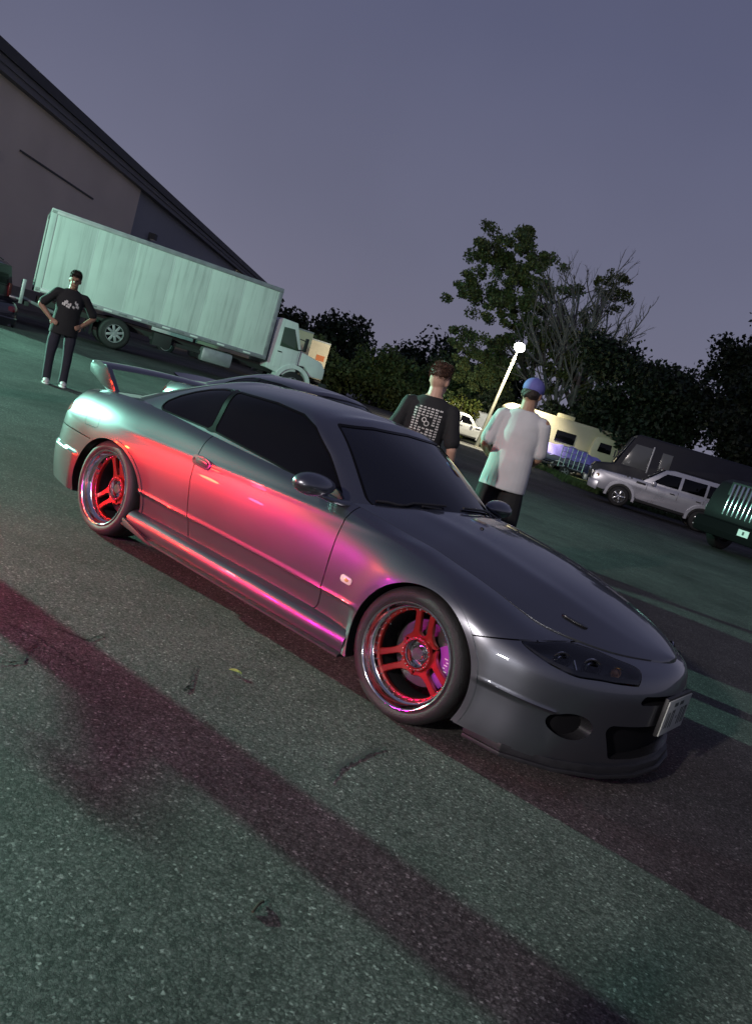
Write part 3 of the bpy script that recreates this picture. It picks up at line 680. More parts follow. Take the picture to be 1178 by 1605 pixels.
# rear wing
st=[]
for s in(-1,1):
    S=prism([(-3.345,1.024),(-3.375,.995),(-3.368,.945),(-3.12,.860),(-2.995,.872),(-3.115,1.010),(-3.15,1.028)],.598,.634,.006)
    t_=np.clip((S.V[:,2]-.86)/.16,0,1); S.V[:,1]+=-.030*(1-t_)+.012*np.sin(t_*3.1); S.V[:,1]+= -.02*np.clip((-3.2-S.V[:,0])/.17,0,1)
    st.append(S if s>0 else S.mirror())
ys=np.linspace(-.632,.632,33); V=[];F=[]; prof=[(.52,-.002),(.40,.012),(.10,.022),(-.30,.018),(-.50,.012),(-.50,.006),(-.1,-.006),(.35,-.012)]
for y in ys:
    e_=1-abs(y)/.632; cz=1.012+.028*(1-(y/.632)**2); ch=.195
    for a,b in prof: V.append((-3.235+.05*(1-(y/.632)**2)*.6+a*ch,y,cz+b+(-a)*ch*.05))
m=len(prof)
for i in range(32):
    for k in range(m): l=(k+1)%m; F.append((i*m+k,(i+1)*m+k,(i+1)*m+l,i*m+l))
F.append(tuple(range(m))); F.append(tuple(32*m+k for k in range(m))[::-1])
wg=cp('rear_wing',Sf(np.array(V),F),PAINT,None,30)
for S in st: cp('wing_stand',S,PAINT,wg,30)
cp('underbody',join(bx_surf((-1.3,0,.22),(3.9,.80,.16)),bx_surf((-1.26,0,.215),(1.64,1.56,.13)),bx_surf((-1.6,0,.55),(2.6,1.2,.5))),BLACK)
cp('exhaust_tip',tube([(-3.2,-.45,.2),(-3.55,-.45,.205)],[.05,.052],20,False),POL)
for lx,ph in((0,92.4),(-2.525,103.9)):
    build_wheel(car,(lx-CB[0],-.836,.308),-1,ph); build_wheel(car,(lx-CB[0],.836,.308),1,ph+40)
# ---------------------------------------------------------------- ground: worn chip-seal asphalt
def asphalt_mat():
    m=bpy.data.materials.new('worn_asphalt'); m.use_nodes=True; t=m.node_tree; p=t.nodes['Principled BSDF']; L=t.links.new
    def N(k,**a):
        n=t.nodes.new(k)
        for x,y in a.items(): setattr(n,x,y)
        return n
    tc=N('ShaderNodeTexCoord')
    def noise(s,d=4,r=.5):
        n=N('ShaderNodeTexNoise'); n.inputs['Scale'].default_value=s; n.inputs['Detail'].default_value=d; n.inputs['Roughness'].default_value=r; L(tc.outputs['Object'],n.inputs['Vector']); return n
    def mrange(src,a,b,c,d):
        n=N('ShaderNodeMapRange'); n.inputs[1].default_value=a; n.inputs[2].default_value=b; n.inputs[3].default_value=c; n.inputs[4].default_value=d; L(src,n.inputs[0]); return n.outputs[0]
    def math_(op,a,b):
        n=N('ShaderNodeMath',operation=op)
        for i,v in enumerate((a,b)):
            if isinstance(v,(int,float)): n.inputs[i].default_value=v
            else: L(v,n.inputs[i])
        return n.outputs[0]
    wn=noise(70,3,.6); ws_=N('ShaderNodeVectorMath',operation='SUBTRACT'); L(wn.outputs['Color'],ws_.inputs[0]); ws_.inputs[1].default_value=(.5,.5,.5)
    wm=N('ShaderNodeVectorMath',operation='SCALE'); L(ws_.outputs[0],wm.inputs[0]); wm.inputs[3].default_value=.022
    wv=N('ShaderNodeVectorMath',operation='ADD'); L(tc.outputs['Object'],wv.inputs[0]); L(wm.outputs[0],wv.inputs[1])
    vo=N('ShaderNodeTexVoronoi'); vo.inputs['Scale'].default_value=112; L(wv.outputs[0],vo.inputs['Vector'])
    vo2=N('ShaderNodeTexVoronoi'); vo2.inputs['Scale'].default_value=52; L(wv.outputs[0],vo2.inputs['Vector'])
    big=noise(.35,5); mid=noise(3.0,5,.6); fine=noise(60,3)
    sp=N('ShaderNodeSeparateColor'); L(vo.outputs['Color'],sp.inputs[0])
    chip=mrange(sp.outputs[0],0,1,.50,1.5); light=mrange(sp.outputs[1],.90,.97,1,2.4)
    tone=math_('MULTIPLY',math_('MULTIPLY',chip,light),math_('MULTIPLY',mrange(big.outputs[0],.3,.7,.62,1.28),mrange(mid.outputs[0],.3,.7,.82,1.18)))
    st_=noise(.9,6,.62); tone=math_('MULTIPLY',tone,mrange(st_.outputs[0],.54,.66,1,.72))
    # binder shows dark between the chips
    tone=math_('MULTIPLY',tone,mrange(vo.outputs['Distance'],.25,.6,1,.55))
    mx=N('ShaderNodeMix',data_type='RGBA',blend_type='MULTIPLY'); mx.inputs[0].default_value=1; mx.inputs[6].default_value=(.104,.101,.097,1); L(tone,mx.inputs[7]); L(mx.outputs[2],p.inputs['Base Color'])
    p.inputs['Roughness'].default_value=.78; p.inputs['Specular IOR Level'].default_value=.18
    grit=noise(135,6,.75); sep2=N('ShaderNodeSeparateColor'); L(vo2.outputs['Color'],sep2.inputs[0])
    h=math_('ADD',math_('ADD',math_('MULTIPLY',sp.outputs[2],.40),math_('MULTIPLY',mrange(vo.outputs['Distance'],0,.7,1,0),.25)),math_('ADD',math_('MULTIPLY',sep2.outputs[0],.30),math_('ADD',math_('MULTIPLY',grit.outputs[0],1.3),math_('MULTIPLY',mid.outputs[0],1.2))))
    b=N('ShaderNodeBump'); b.inputs['Strength'].default_value=.7; b.inputs['Distance'].default_value=.0075; L(h,b.inputs['Height']); L(b.outputs[0],p.inputs['Normal'])
    return m
ASPH=asphalt_mat()
gs=1200
def ring_grid():
    xs=np.r_[-gs,-300,-120,-60,np.arange(-40,41,2.0),60,120,300,gs]; V=[];F=[]; n=len(xs)
    for a in xs:
        for b in xs: V.append((a,b,0))
    return V,[tuple(r) for r in grid_faces(n,n)]
V,F=ring_grid(); g=obj('ground',V,F,ASPH); g['kind']='structure'
# ---------------------------------------------------------------- terrain, road, verge, building, street lamp
def terrain(x,y):
    """height of the lot: flat round the coupe, rising a little towards the warehouse"""
    a=sstep(-12,-21,x)*sstep(-6,4,y)*(1-sstep(20,40,y)); return .27*a
me=g.data
co=np.empty(len(me.vertices)*3); me.vertices.foreach_get('co',co); co=co.reshape(-1,3); co[:,2]=terrain(co[:,0],co[:,1]); me.vertices.foreach_set('co',co.ravel()); me.update()
def sheet(name,poly,z,m,kind='structure',jit=0.0):
    P=np.asarray(poly,float)
    if jit: P=smooth_poly(P,6); P+=rng.normal(0,jit,P.shape)
    o=obj(name,[(a,b,z) for a,b in P],[tuple(range(len(P)))],m,None,False); o['kind']=kind; return o
CONC=mat('pale_concrete',(.26,.25,.225),.85,var=.18,vscale=.6,bump=.2,bscale=8)
sheet('road',[(-150,66),(-72,70),(-46,58),(-36,56),(-24,62),(-20,75),(-60,100),(-150,120)],.006,CONC)
GRASS=mat('grass_soil',(.045,.060,.022),.95,var=.5,vscale=1.2,bump=.6,bscale=20)
sheet('verge',[(-34,50),(-24,40),(-19.5,35.2),(-16,33.6),(-12.6,28.8),(-9.8,27.4),(-6,30),(2,34),(30,40),(60,80),(-30,90),(-38,62)],.010,GRASS,jit=.12)
def grass_tufts(n,box,name):
    V=[];F=[]
    for i in range(n):
        t=rng.random(); a,b=box[int(rng.integers(len(box)-1))],None
        k=int(rng.integers(len(box)-1)); p=np.array(box[k])*(1-t)+np.array(box[k+1])*t; p=p+rng.normal(0,.28,2)+np.array((.25,.55))*abs(rng.normal(0,.7))
        for q in range(4):
            h=rng.uniform(.08,.32); an=rng.uniform(0,6.28); w=rng.uniform(.012,.03); dx,dy=math.cos(an)*w,math.sin(an)*w; lx,ly=rng.normal(0,.08,2); x,y=p+rng.normal(0,.05,2)
            m=len(V); V+=[(x-dx,y-dy,.008),(x+dx,y+dy,.008),(x+lx,y+ly,h)]; F.append((m,m+1,m+2))
    o=obj(name,V,F,mat('grass_blades',(.055,.085,.025),.8,var=.4,vscale=2),None,False); o['kind']='stuff'; return tag(o,'ragged grass along the edge of the lot beside the trailer and silver vehicle','grass',None,'stuff')
grass_tufts(2600,[(-24,40),(-19.5,35.2),(-16,33.6),(-12.6,28.8),(-9.8,27.4),(-6,30)],'grass')
# warehouse
A0=np.array([-33.79,10.46]); ud=np.array([-.6212,.7837]); nd=np.array([.7837,.6212])   # wall direction and outward normal
bl=empty('warehouse',(*(A0+ud*30),0),0,'large tan warehouse with a dark overhanging eave behind the white box truck','building')
def wp(s,o,z): p=A0+ud*s+nd*o-(A0+ud*30); return (p[0],p[1],z)
def wall_box(name,s0,s1,o0,o1,z0,z1,m,par=bl):
    V=[wp(s,o,z) for s in(s0,s1) for o in(o0,o1) for z in(z0,z1)]
    F=[(0,1,3,2),(4,6,7,5),(0,4,5,1),(2,3,7,6),(0,2,6,4),(1,5,7,3)]
    S=Sf(np.array(V),F); bm=bmesh.new(); vs=[bm.verts.new(v) for v in S.V]
    for f in S.F: bm.faces.new([vs[i] for i in f])
    bmesh.ops.recalc_face_normals(bm,faces=list(bm.faces)); return mfrom(bm,name,m,par,False)
TAN=mat('tan_panel',(.58,.51,.46),.8,var=.10,vscale=.25,bump=.15,bscale=3); BLUEG=mat('bluegrey_panel',(.24,.25,.29),.75,var=.08,vscale=.3); CREAM=mat('cream_panel',(.70,.64,.48),.75,var=.08,vscale=.3)
FASC=mat('grey_fascia',(.13,.13,.15),.7,var=.1,vscale=1); TRIM=mat('dark_trim',(.035,.037,.045),.6,.2,var=.2,vscale=2)
wall_box('wall',-8,18.6,-.35,0,0,9.35,TAN); wall_box('wall',18.6,50,-.35,-.12,0,9.35,BLUEG); wall_box('wall',50,66,-.35,-.02,0,9.35,CREAM)
wall_box('fascia',-8.4,66.6,-.4,.35,9.35,9.62,FASC); wall_box('roof',-8.6,66.8,-30,.55,9.9,10.35,TRIM); wall_box('soffit',-8.4,66.6,-.3,.42,9.62,9.9,FASC)
wall_box('gable_wall',-8,-7.8,-30,-.35,0,9.5,TAN); wall_box('end_wall',65.8,66,-30,-.35,0,9.5,TAN)
wall_box('base_course',-8,66,-.2,.03,0,1.28,mat('block_base',(.15,.14,.135),.9,var=.15,vscale=1))
wall_box('conduit',3.2,11.8,.02,.07,7.05,7.13,TRIM)
wl_=wall_box('wall_lamp',22.2,22.75,-.1,.34,7.0,7.4,TRIM); wall_box('lamp_lens',22.26,22.69,.02,.30,6.93,7.0,mat('lamp_glass_off',(.35,.36,.36),.25),wl_)
wall_box('vent_grille',1.2,1.6,.0,.06,6.2,6.55,TRIM)
# street lamp, lit
lp=empty('street_lamp',(-22.0,35.3,0),0,'slim pale street lamp with a glaring white head, leaning beside the man in the cap','street lamp')
def wob(P): return np.asarray(P,float)-np.array((-22.0,35.3,0))
POLE=mat('pale_pole',(.30,.28,.22),.6,.3,var=.12,vscale=3)
sobj('pole',tube(wob([(-22.0,35.3,0),(-21.97,35.6,2),(-21.94,35.95,4),(-21.90,36.25,5.75)]),[.115,.10,.085,.07],12),POLE,lp)
sobj('base_plate',bx_surf((0,0,.04),(.42,.42,.08),None,.01),POLE,lp)
sobj('arm',tube(wob([(-21.90,36.25,5.70),(-21.88,36.28,5.95),(-21.80,36.10,6.20),(-21.62,35.95,6.28)]),[.045,.04,.035,.035],8),POLE,lp)
hd=sobj('lamp_head',join(ellipsoid(wob((-21.62,35.95,6.30)),(.30,.22,.11),16,8)),mat('lamp_housing',(.25,.25,.25),.5,.5),lp)
sobj('glare_bulb',ellipsoid(wob((-21.55,35.80,6.20)),(.32,.32,.26),18,12),mat('bulb_glow',(1,1,1),.5,emit=(1,.98,.93),estr=38),lp)  # bulb enlarged to the width of the lamp's glare
ld=bpy.data.lights.new('lamp_light','SPOT'); ld.energy=9000; ld.color=(1,.93,.70); ld.shadow_soft_size=.25; ld.spot_size=R(140); ld.spot_blend=.35
lo=link(bpy.data.objects.new('lamp_light',ld)); lo.parent=lp; lo.location=tuple(wob((-21.55,35.75,5.85))); lo.rotation_euler=Vector((-.42,.20,-.88)).to_track_quat('-Z','Y').to_euler()
# ground litter close to the camera: leaf, cracks, tyre scuff
lf=smooth_poly([(-.030,0),(-.01,.011),(.02,.010),(.034,.002),(.018,-.010),(-.012,-.010)],4); V=[(a,b,.006+.010*abs(b)/.011) for a,b in lf]+[(-.026,0,.003),(.030,.001,.004)]
lo_=obj('fallen_leaf',[(a,b,z) for a,b,z in V[:-2]],[tuple(range(len(lf)))],mat('leaf_yellowgreen',(.30,.42,.10),.6,var=.2,vscale=60),None,False); lo_.location=(-.564,-1.264,0); lo_.rotation_euler=(0,0,.5); tag(lo_,'small yellow-green leaf lying on the asphalt in front of the coupe','leaf')
TAR=mat('crack_tar',(.018,.018,.019),.8,var=.3,vscale=40)
def ribbon(name,pts,w,m,z=.004,jit=.006):
    P=np.asarray(pts,float); t=np.linspace(0,1,len(P)); q=np.linspace(0,1,60); C=np.c_[np.interp(q,t,P[:,0]),np.interp(q,t,P[:,1])]+rng.normal(0,jit,(60,2))
    T=np.gradient(C,axis=0); T/=np.linalg.norm(T,axis=1,keepdims=True); Nn=np.c_[-T[:,1],T[:,0]]; ww=w*(.35+rng.random(60))*np.sin(np.linspace(.15,math.pi-.15,60))**.5
    V=[(*(c+n*k),z) for c,n,k in zip(C,Nn,ww)]+[(*(c-n*k),z) for c,n,k in zip(C,Nn,ww)]; F=[(i,i+60,i+61,i+1) for i in range(59)]
    o=obj(name,V,F,m,None,False); o['kind']='structure'; o.parent=g; return o
for pts,w_ in (([(-.861,-2.191),(-.857,-2.118),(-1.025,-1.956)],.006),([(-1.138,-1.827),(-.992,-1.756),(-1.041,-1.633)],.005),([(-.663,-1.414),(-.511,-1.555),(-.467,-1.611)],.006),([(-1.232,-2.023),(-1.055,-1.941),(-.686,-1.917)],.004)): ribbon('crack',pts,w_,TAR)
ribbon('tyre_scuff',[(.27,-1.509),(.21,-1.372),(.181,-1.159),(.181,-1.073)],.011,mat('scuff',(.05,.05,.05),.8,var=.4,vscale=50),.0035,.002)
tag(sobj('twig',tube([(.643,-2.211,.005),(.632,-2.18,.010),(.627,-2.157,.005)],.004,6),mat('twig_brown',(.05,.035,.025),.9)),'thin dark twig lying on the asphalt in the near foreground','twig')
# number plate characters (dark, on the white plate)
for k,(dy,wd_,hh,dz) in enumerate(((-.115,.030,.075,.0),(-.055,.034,.085,0),(.015,.012,.012,0),(.065,.034,.085,0),(.122,.030,.085,0))):
    bar=[bx_surf((.9535,dy-wd_*.4,.370+dz),(.0012,.010,hh)),bx_surf((.9535,dy+wd_*.4,.370+dz),(.0012,.010,hh)),bx_surf((.9537,dy,.370+dz+hh*.42),(.0012,wd_,.011)),bx_surf((.9537,dy,.370+dz),(.0012,wd_,.010))]
    cp('plate_character',join(*(bar[:2+k%3] if hh>.05 else bar[:1])),mat('plate_ink',(.02,.03,.03),.5),pt)['kind']='stuff'
for dy in(-.05,.03): cp('plate_small_text',bx_surf((.9535,dy,.438),(.0012,.05,.018)),mat('plate_ink',(.02,.03,.03)),pt)
# ---------------------------------------------------------------- other vehicles (local x forward, y left, z up)
def road_wheel(par,x,y,r,wd,rim,n=5,out=1,rr=.62,hubm=None):
    wh=empty('wheel',(x,y,r)); wh.parent=par; s=-1 if out<0 else 1
    def F_(S): S.V[:,1]*=s; return Sf(S.V,S.F if s<0 else [f[::-1] for f in S.F])
    sobj('tyre',F_(revolve([(r*rr,.01),(r*rr*1.06,.0),(r*.80,.012),(r*.95,.0),(r,-.035),(r,-wd+.03),(r*.94,-wd),(r*rr,-wd)],40)),TYRE,wh,50)
    sobj('rim',F_(revolve([(r*rr*1.02,.004),(r*rr*.95,.004),(r*rr*.90,-.03),(r*rr*.88,-wd*.9)],40)),rim,wh)
    for k in range(n):
        a=2*math.pi*k/n+.3; c,si=math.cos(a),math.sin(a)
        S=bx_surf((0,-.03,r*rr*.50),(r*.16,.03,r*rr*.86),None,.008); X=S.V[:,0]*c-S.V[:,2]*si; Z=S.V[:,0]*si+S.V[:,2]*c; S.V=np.c_[Z*0+X,S.V[:,1],Z]; sobj('spoke',F_(S),rim,wh)
    sobj('hub',F_(revolve([(.0005,-.005),(r*.13,-.008),(r*.16,-.03)],20)),hubm or rim,wh)
    sobj('wheel_back',F_(revolve([(.0005,-wd*.75),(r*rr*.9,-wd*.75)],20)),BLACK,wh)
    return wh
def taper(S,fn):
    V=S.V.copy(); V[:,1]*=fn(V[:,0],V[:,2]); r=Sf(V,S.F); r.sharp=S.sharp; return r
def side_slab(poly,ybase,fn,t=.012,s=1,bev=.004):
    """thin panel laid on a body side whose half width at (x,z) is ybase*fn"""
    S=prism(poly,-t/2,t/2,bev); V=S.V.copy(); V[:,1]=s*(ybase*fn(V[:,0],V[:,2])+V[:,1]); r=Sf(V,S.F if s>0 else [f[::-1] for f in S.F]); r.sharp=24; return r
def arc_flare(cx,cz,r0,r1,y0,y1,a0=0,a1=180,n=18):
    V=[];F=[]
    for i,a in enumerate(np.linspace(R(a0),R(a1),n)):
        for rr_,y in((r0,y0),(r0,y1),(r1*.97,y1),(r1,y0)): V.append((cx+rr_*math.cos(a),y,cz+rr_*math.sin(a)))
    for i in range(n-1):
        for k in range(4): l=(k+1)%4; F.append((i*4+k,i*4+l,(i+1)*4+l,(i+1)*4+k))
    F+=[(3,2,1,0),tuple((n-1)*4+k for k in range(4))]
    bm=bmesh.new(); vs=[bm.verts.new(v) for v in V]
    for f in F: bm.faces.new([vs[i] for i in f])
    bmesh.ops.recalc_face_normals(bm,faces=list(bm.faces)); bm.verts.index_update(); F=[tuple(v.index for v in f.verts) for f in bm.faces]; bm.free(); return Sf(np.array(V),F)
WHITE=mat('white_truck_paint',(.62,.65,.63),.45,var=.05,vscale=1.5,bump=.03,bscale=4); WHITE2=mat('white_cab_paint',(.66,.67,.67),.35,0,.4,var=.05,vscale=2)
def streaks(m,k=.16):
    t=m.node_tree; p=t.nodes['Principled BSDF']; src=p.inputs['Base Color'].links[0].from_socket; tc=t.nodes.new('ShaderNodeTexCoord'); mp=t.nodes.new('ShaderNodeMapping'); mp.inputs['Scale'].default_value=(9,9,.45)
    n=t.nodes.new('ShaderNodeTexNoise'); n.inputs['Scale'].default_value=1.0; n.inputs['Detail'].default_value=6; n.inputs['Roughness'].default_value=.65; t.links.new(tc.outputs['Object'],mp.inputs[0]); t.links.new(mp.outputs[0],n.inputs['Vector'])
    mr=t.nodes.new('ShaderNodeMapRange'); mr.inputs[1].default_value=.50; mr.inputs[2].default_value=.75; mr.inputs[3].default_value=1; mr.inputs[4].default_value=1-k*2; t.links.new(n.outputs[0],mr.inputs[0])
    mx=t.nodes.new('ShaderNodeMix'); mx.data_type='RGBA'; mx.blend_type='MULTIPLY'; mx.inputs[0].default_value=1; t.links.new(src,mx.inputs[6]); t.links.new(mr.outputs[0],mx.inputs[7]); t.links.new(mx.outputs[2],p.inputs['Base Color'])
streaks(WHITE); streaks(WHITE2,.10)
ALU=mat('dull_aluminium',(.42,.43,.44),.45,.7,var=.12,vscale=5); FRAME=mat('chassis_black',(.02,.02,.021),.7,var=.3,vscale=4); SILV=mat('silver_paint',(.55,.55,.60),.30,.35,.6,var=.04,vscale=3)
HLENS=mat('clear_headlight',(.55,.57,.6),.12,.5,.8)
# --- white box truck
tk=empty('box_truck',(-22.3,11.1,.27),math.atan2(.91,.42),'white box truck with long ribbed cargo body parked in front of the warehouse','truck')
# local origin sits on the ground under the rear axle, right side is y=-1.25
X0,X1=-2.55,5.05; ZB,ZT_=1.10,3.55
def tb(name,c,s,m,par=tk,bev=.012): return sobj(name,bx_surf(c,s,None,bev),m,par)
tb('cargo_roof',((X0+X1)/2,0,ZT_+.03),(X1-X0,2.52,.06),ALU); tb('cargo_floor',((X0+X1)/2,0,ZB+.02),(X1-X0,2.5,.10),FRAME)
tb('front_wall',(X1-.05,0,(ZB+ZT_)/2),(.1,2.46,ZT_-ZB),ALU,tk,.04)
for s in(-1,1):
    n=6; L=(X1-X0-.30)/n
    for i in range(n): tb('side_panel',(X0+.16+L*(i+.5),s*1.245,(ZB+ZT_)/2+.02),(L-.010,.02,ZT_-ZB-.16),WHITE,tk,.004)
    tb('top_rail',((X0+X1)/2,s*1.255,ZT_-.035),(X1-X0,.05,.11),ALU); br=tb('bottom_rail',((X0+X1)/2,s*1.255,ZB+.05),(X1-X0,.05,.14),ALU)
    for i in range(16): tb('marker_strip',(X0+.3+i*.47,s*1.283,ZB+.05),(.26,.006,.05),mat('dull_reflector',(.20,.20,.21),.4) if i%2 else WHITEP,br,.001)
    tb('rear_post',(X0+.08,s*1.235,(ZB+ZT_)/2),(.18,.09,ZT_-ZB+.06),WHITE); tb('front_post',(X1-.07,s*1.24,(ZB+ZT_)/2),(.16,.07,ZT_-ZB+.02),ALU,tk,.03)
    for i in range(5):
        tb('rivet_strip',(X0+.16+L*(i+1),s*1.257,(ZB+ZT_)/2),(.03,.006,ZT_-ZB-.2),WHITE2,tk,.001)
rd=tb('roller_door',(X0+.06,0,(ZB+ZT_)/2),(.04,2.3,ZT_-ZB-.1),mat('door_grey',(.30,.31,.30),.5,.2,var=.1,vscale=3)); 
for i in range(8): tb('door_slat',(X0+.035,0,ZB+.25+i*.29),(.02,2.28,.275),mat('door_grey',(.3,.31,.3)),rd,.006)
tb('rear_header',(X0+.06,0,ZT_-.02),(.12,2.45,.16),WHITE)
tb('lift_gate',(X0-.30,0,.95),(.10,2.3,.75),ALU); tb('lift_platform',(X0-.45,0,.70),(.35,2.2,.06),ALU)
for s in(-1,1): sobj('lift_arm',tube([(X0-.25,s*.8,.75),(X0+.9,s*.8,.55)],.06,8),ALU,tk); tb('step_bumper',(X0-.12,s*.9,.62),(.14,.5,.14),FRAME)
for s in(-1,1): tb('chassis_rail',(1.9,s*.42,.82),(8.6,.09,.26),FRAME); tb('fuel_tank',(3.4,s*.95,.68),(1.1,.5,.5),ALU,tk,.12)
tb('underride_guard',(2.2,-1.0,.70),(2.2,.04,.12),FRAME); tb('battery_box',(1.5,-.95,.70),(.6,.5,.42),FRAME)
for s in(-1,1):
    road_wheel(tk,0,s*1.19,.50,.26,ALU,8,s,.58); road_wheel(tk,0,s*.86,.50,.26,ALU,0,s,.58); road_wheel(tk,6.25,s*1.14,.49,.27,ALU,8,s,.58)
    tb('mud_flap',(-.72,s*1.0,.55),(.02,.55,.6),FRAME)
sobj('rear_axle',tube([(0,-1.1,.5),(0,1.1,.5)],.12,10),FRAME,tk)
ct=lambda x,z:1-.07*np.clip((z-1.5)/1.2,0,1)-.06*np.clip((x-6.1)/1.4,0,1)
cab=sobj('cab',taper(prism([(5.15,.85),(5.15,2.55),(5.35,2.68),(5.95,2.66),(6.30,1.78),(6.30,.95),(5.95,.72)],-1.12,1.12,.04),ct),WHITE2,tk)
hood_=sobj('truck_hood',taper(prism([(6.31,1.76),(7.25,1.55),(7.42,1.35),(7.44,.98),(6.85,.95),(6.78,1.12),(6.6,1.25),(6.31,1.22)],-1.05,1.05,.06),ct),WHITE2,tk)
for s in(-1,1):
    sobj('cab_window',side_slab([(5.48,1.72),(5.48,2.40),(5.88,2.42),(6.20,1.72)],1.12,ct,.02,s),mat('green_cab_glass',(.05,.07,.05),.08,0,0,.8),cab)  # cab glass is a plain dark green colour, no emission
    sobj('cab_door',side_slab([(5.40,.95),(5.40,1.68),(6.22,1.68),(6.24,1.0)],1.122,ct,.02,s,.008),WHITE2,cab); tb('door_pull',(5.52,s*1.13,1.52),(.16,.03,.04),BLACK,cab)
    sobj('wheel_arch',arc_flare(6.25,.52,.56,.72,s*.75,s*1.17,-5,178),WHITE2,hood_)
    tb('door_mirror',(6.30,s*1.42,1.98),(.10,.16,.48),BLACK,cab,.03); sobj('mirror_arm',tube([(6.15,s*1.1,2.15),(6.30,s*1.40,2.12)],.02,6),BLACK,cab); sobj('mirror_brace',tube([(6.15,s*1.1,1.75),(6.30,s*1.40,1.80)],.02,6),BLACK,cab)
    tb('cab_step',(5.75,s*1.02,.62),(.8,.25,.10),ALU,cab,.02); tb('headlamp',(7.36,s*.78,1.22),(.14,.36,.22),HLENS,hood_,.04)
sobj('cab_screen',taper(prism([(5.99,2.58),(6.02,2.58),(6.325,1.82),(6.295,1.82)],-.96,.96,.006),ct),GLASS,cab)
tb('grille',(7.44,0,1.22),(.03,1.1,.42),CHROME,hood_); tb('truck_bumper',(7.50,0,.68),(.20,2.2,.34),FRAME)
# --- two more pale trucks beyond it
def far_truck(loc,rz,label,boxm,stripe=None):
    t=empty('delivery_truck',loc,rz,label,'truck','trucks parked beyond the white box truck')
    sobj('cargo_box',bx_surf((0,0,2.25),(6.0,2.4,2.4),None,.03),boxm,t); sobj('cargo_edge',bx_surf((3.02,0,2.25),(.08,2.46,2.46),None,.02),ALU,t)
    for s in(-1,1):
        sobj('edge_rail',bx_surf((0,s*1.22,3.42),(6.0,.04,.08)),ALU,t)
        if stripe:
            for i in range(2): sobj('side_mark',bx_surf((-2.55+.0*i,s*1.208,1.75+i*.65),(.55,.012,.35)),stripe,t)
    sobj('cab',prism([(3.2,.8),(3.2,2.55),(4.2,2.5),(4.6,1.6),(5.4,1.4),(5.4,.7)],-1.05,1.05,.05),WHITE2,t); sobj('cab_glass',prism([(3.5,1.6),(3.5,2.3),(4.1,2.3),(4.45,1.6)],-1.07,1.07,.01),GLASS,t)
    sobj('chassis',bx_surf((.8,0,.85),(8,.9,.25)),FRAME,t)
    for s in(-1,1):
        road_wheel(t,-1.6,s*1.1,.48,.3,ALU,0,s); road_wheel(t,4.5,s*1.05,.48,.28,ALU,0,s)
    return t
BOXC=mat('cream_box',(.62,.56,.40),.55,var=.06,vscale=1); BOXC2=mat('cream_box_worn',(.52,.46,.34),.6,var=.08,vscale=1)
far_truck((-32.3,25.9,.1),math.atan2(-.83,-.55),'cream box truck half hidden behind the cab of the white truck',BOXC)
far_truck((-35.9,31.2,.05),math.atan2(-.85,-.53),'farther cream truck with orange marks beside the bushes',BOXC2,mat('orange_mark',(.55,.16,.05),.5))
# --- low dark sports car behind the coupe
DPAINT=mat('dark_violet_paint',(.030,.028,.042),.30,.4,1.0)
dc=empty('sports_car',(CB[0]-3.15,3.0,0),0,'low dark sports car parked on the far side of the grey coupe','car')
_m={}
for ch in list(car.children):
    nm=ch.name.split('.')[0]
    if nm in('rear_wing','skirt_vane','skirt_lip') or nm=='underbody': continue
    def dark(o,par):
        c=o.copy(); link(c); c.parent=par
        if o.data:
            if o.data not in _m:
                d2=o.data.copy()
                for i,m_ in enumerate(d2.materials):
                    if m_==PAINT: d2.materials[i]=DPAINT
                    elif m_ in(RED,PURP): d2.materials[i]=DARKM
                _m[o.data]=d2
            c.data=_m[o.data]
        for k in list(o.children): dark(k,c)
    dark(ch,dc)
sp=[]
for y in np.linspace(-.60,.60,21):
    e_=(y/.60)**2; 
    for a,b in((-3.36,.835),(-3.43,.915-.03*e_),(-3.44,.925-.03*e_),(-3.30,.900-.04*e_),(-3.15,.872-.03*e_)): sp.append((a-CB[0]+.06*e_,y,b))
F=[(i*5+k,(i+1)*5+k,(i+1)*5+k+1,i*5+k+1) for i in range(20) for k in range(4)]; obj('tail_spoiler',sp,[f[::-1] for f in F],DPAINT,dc)
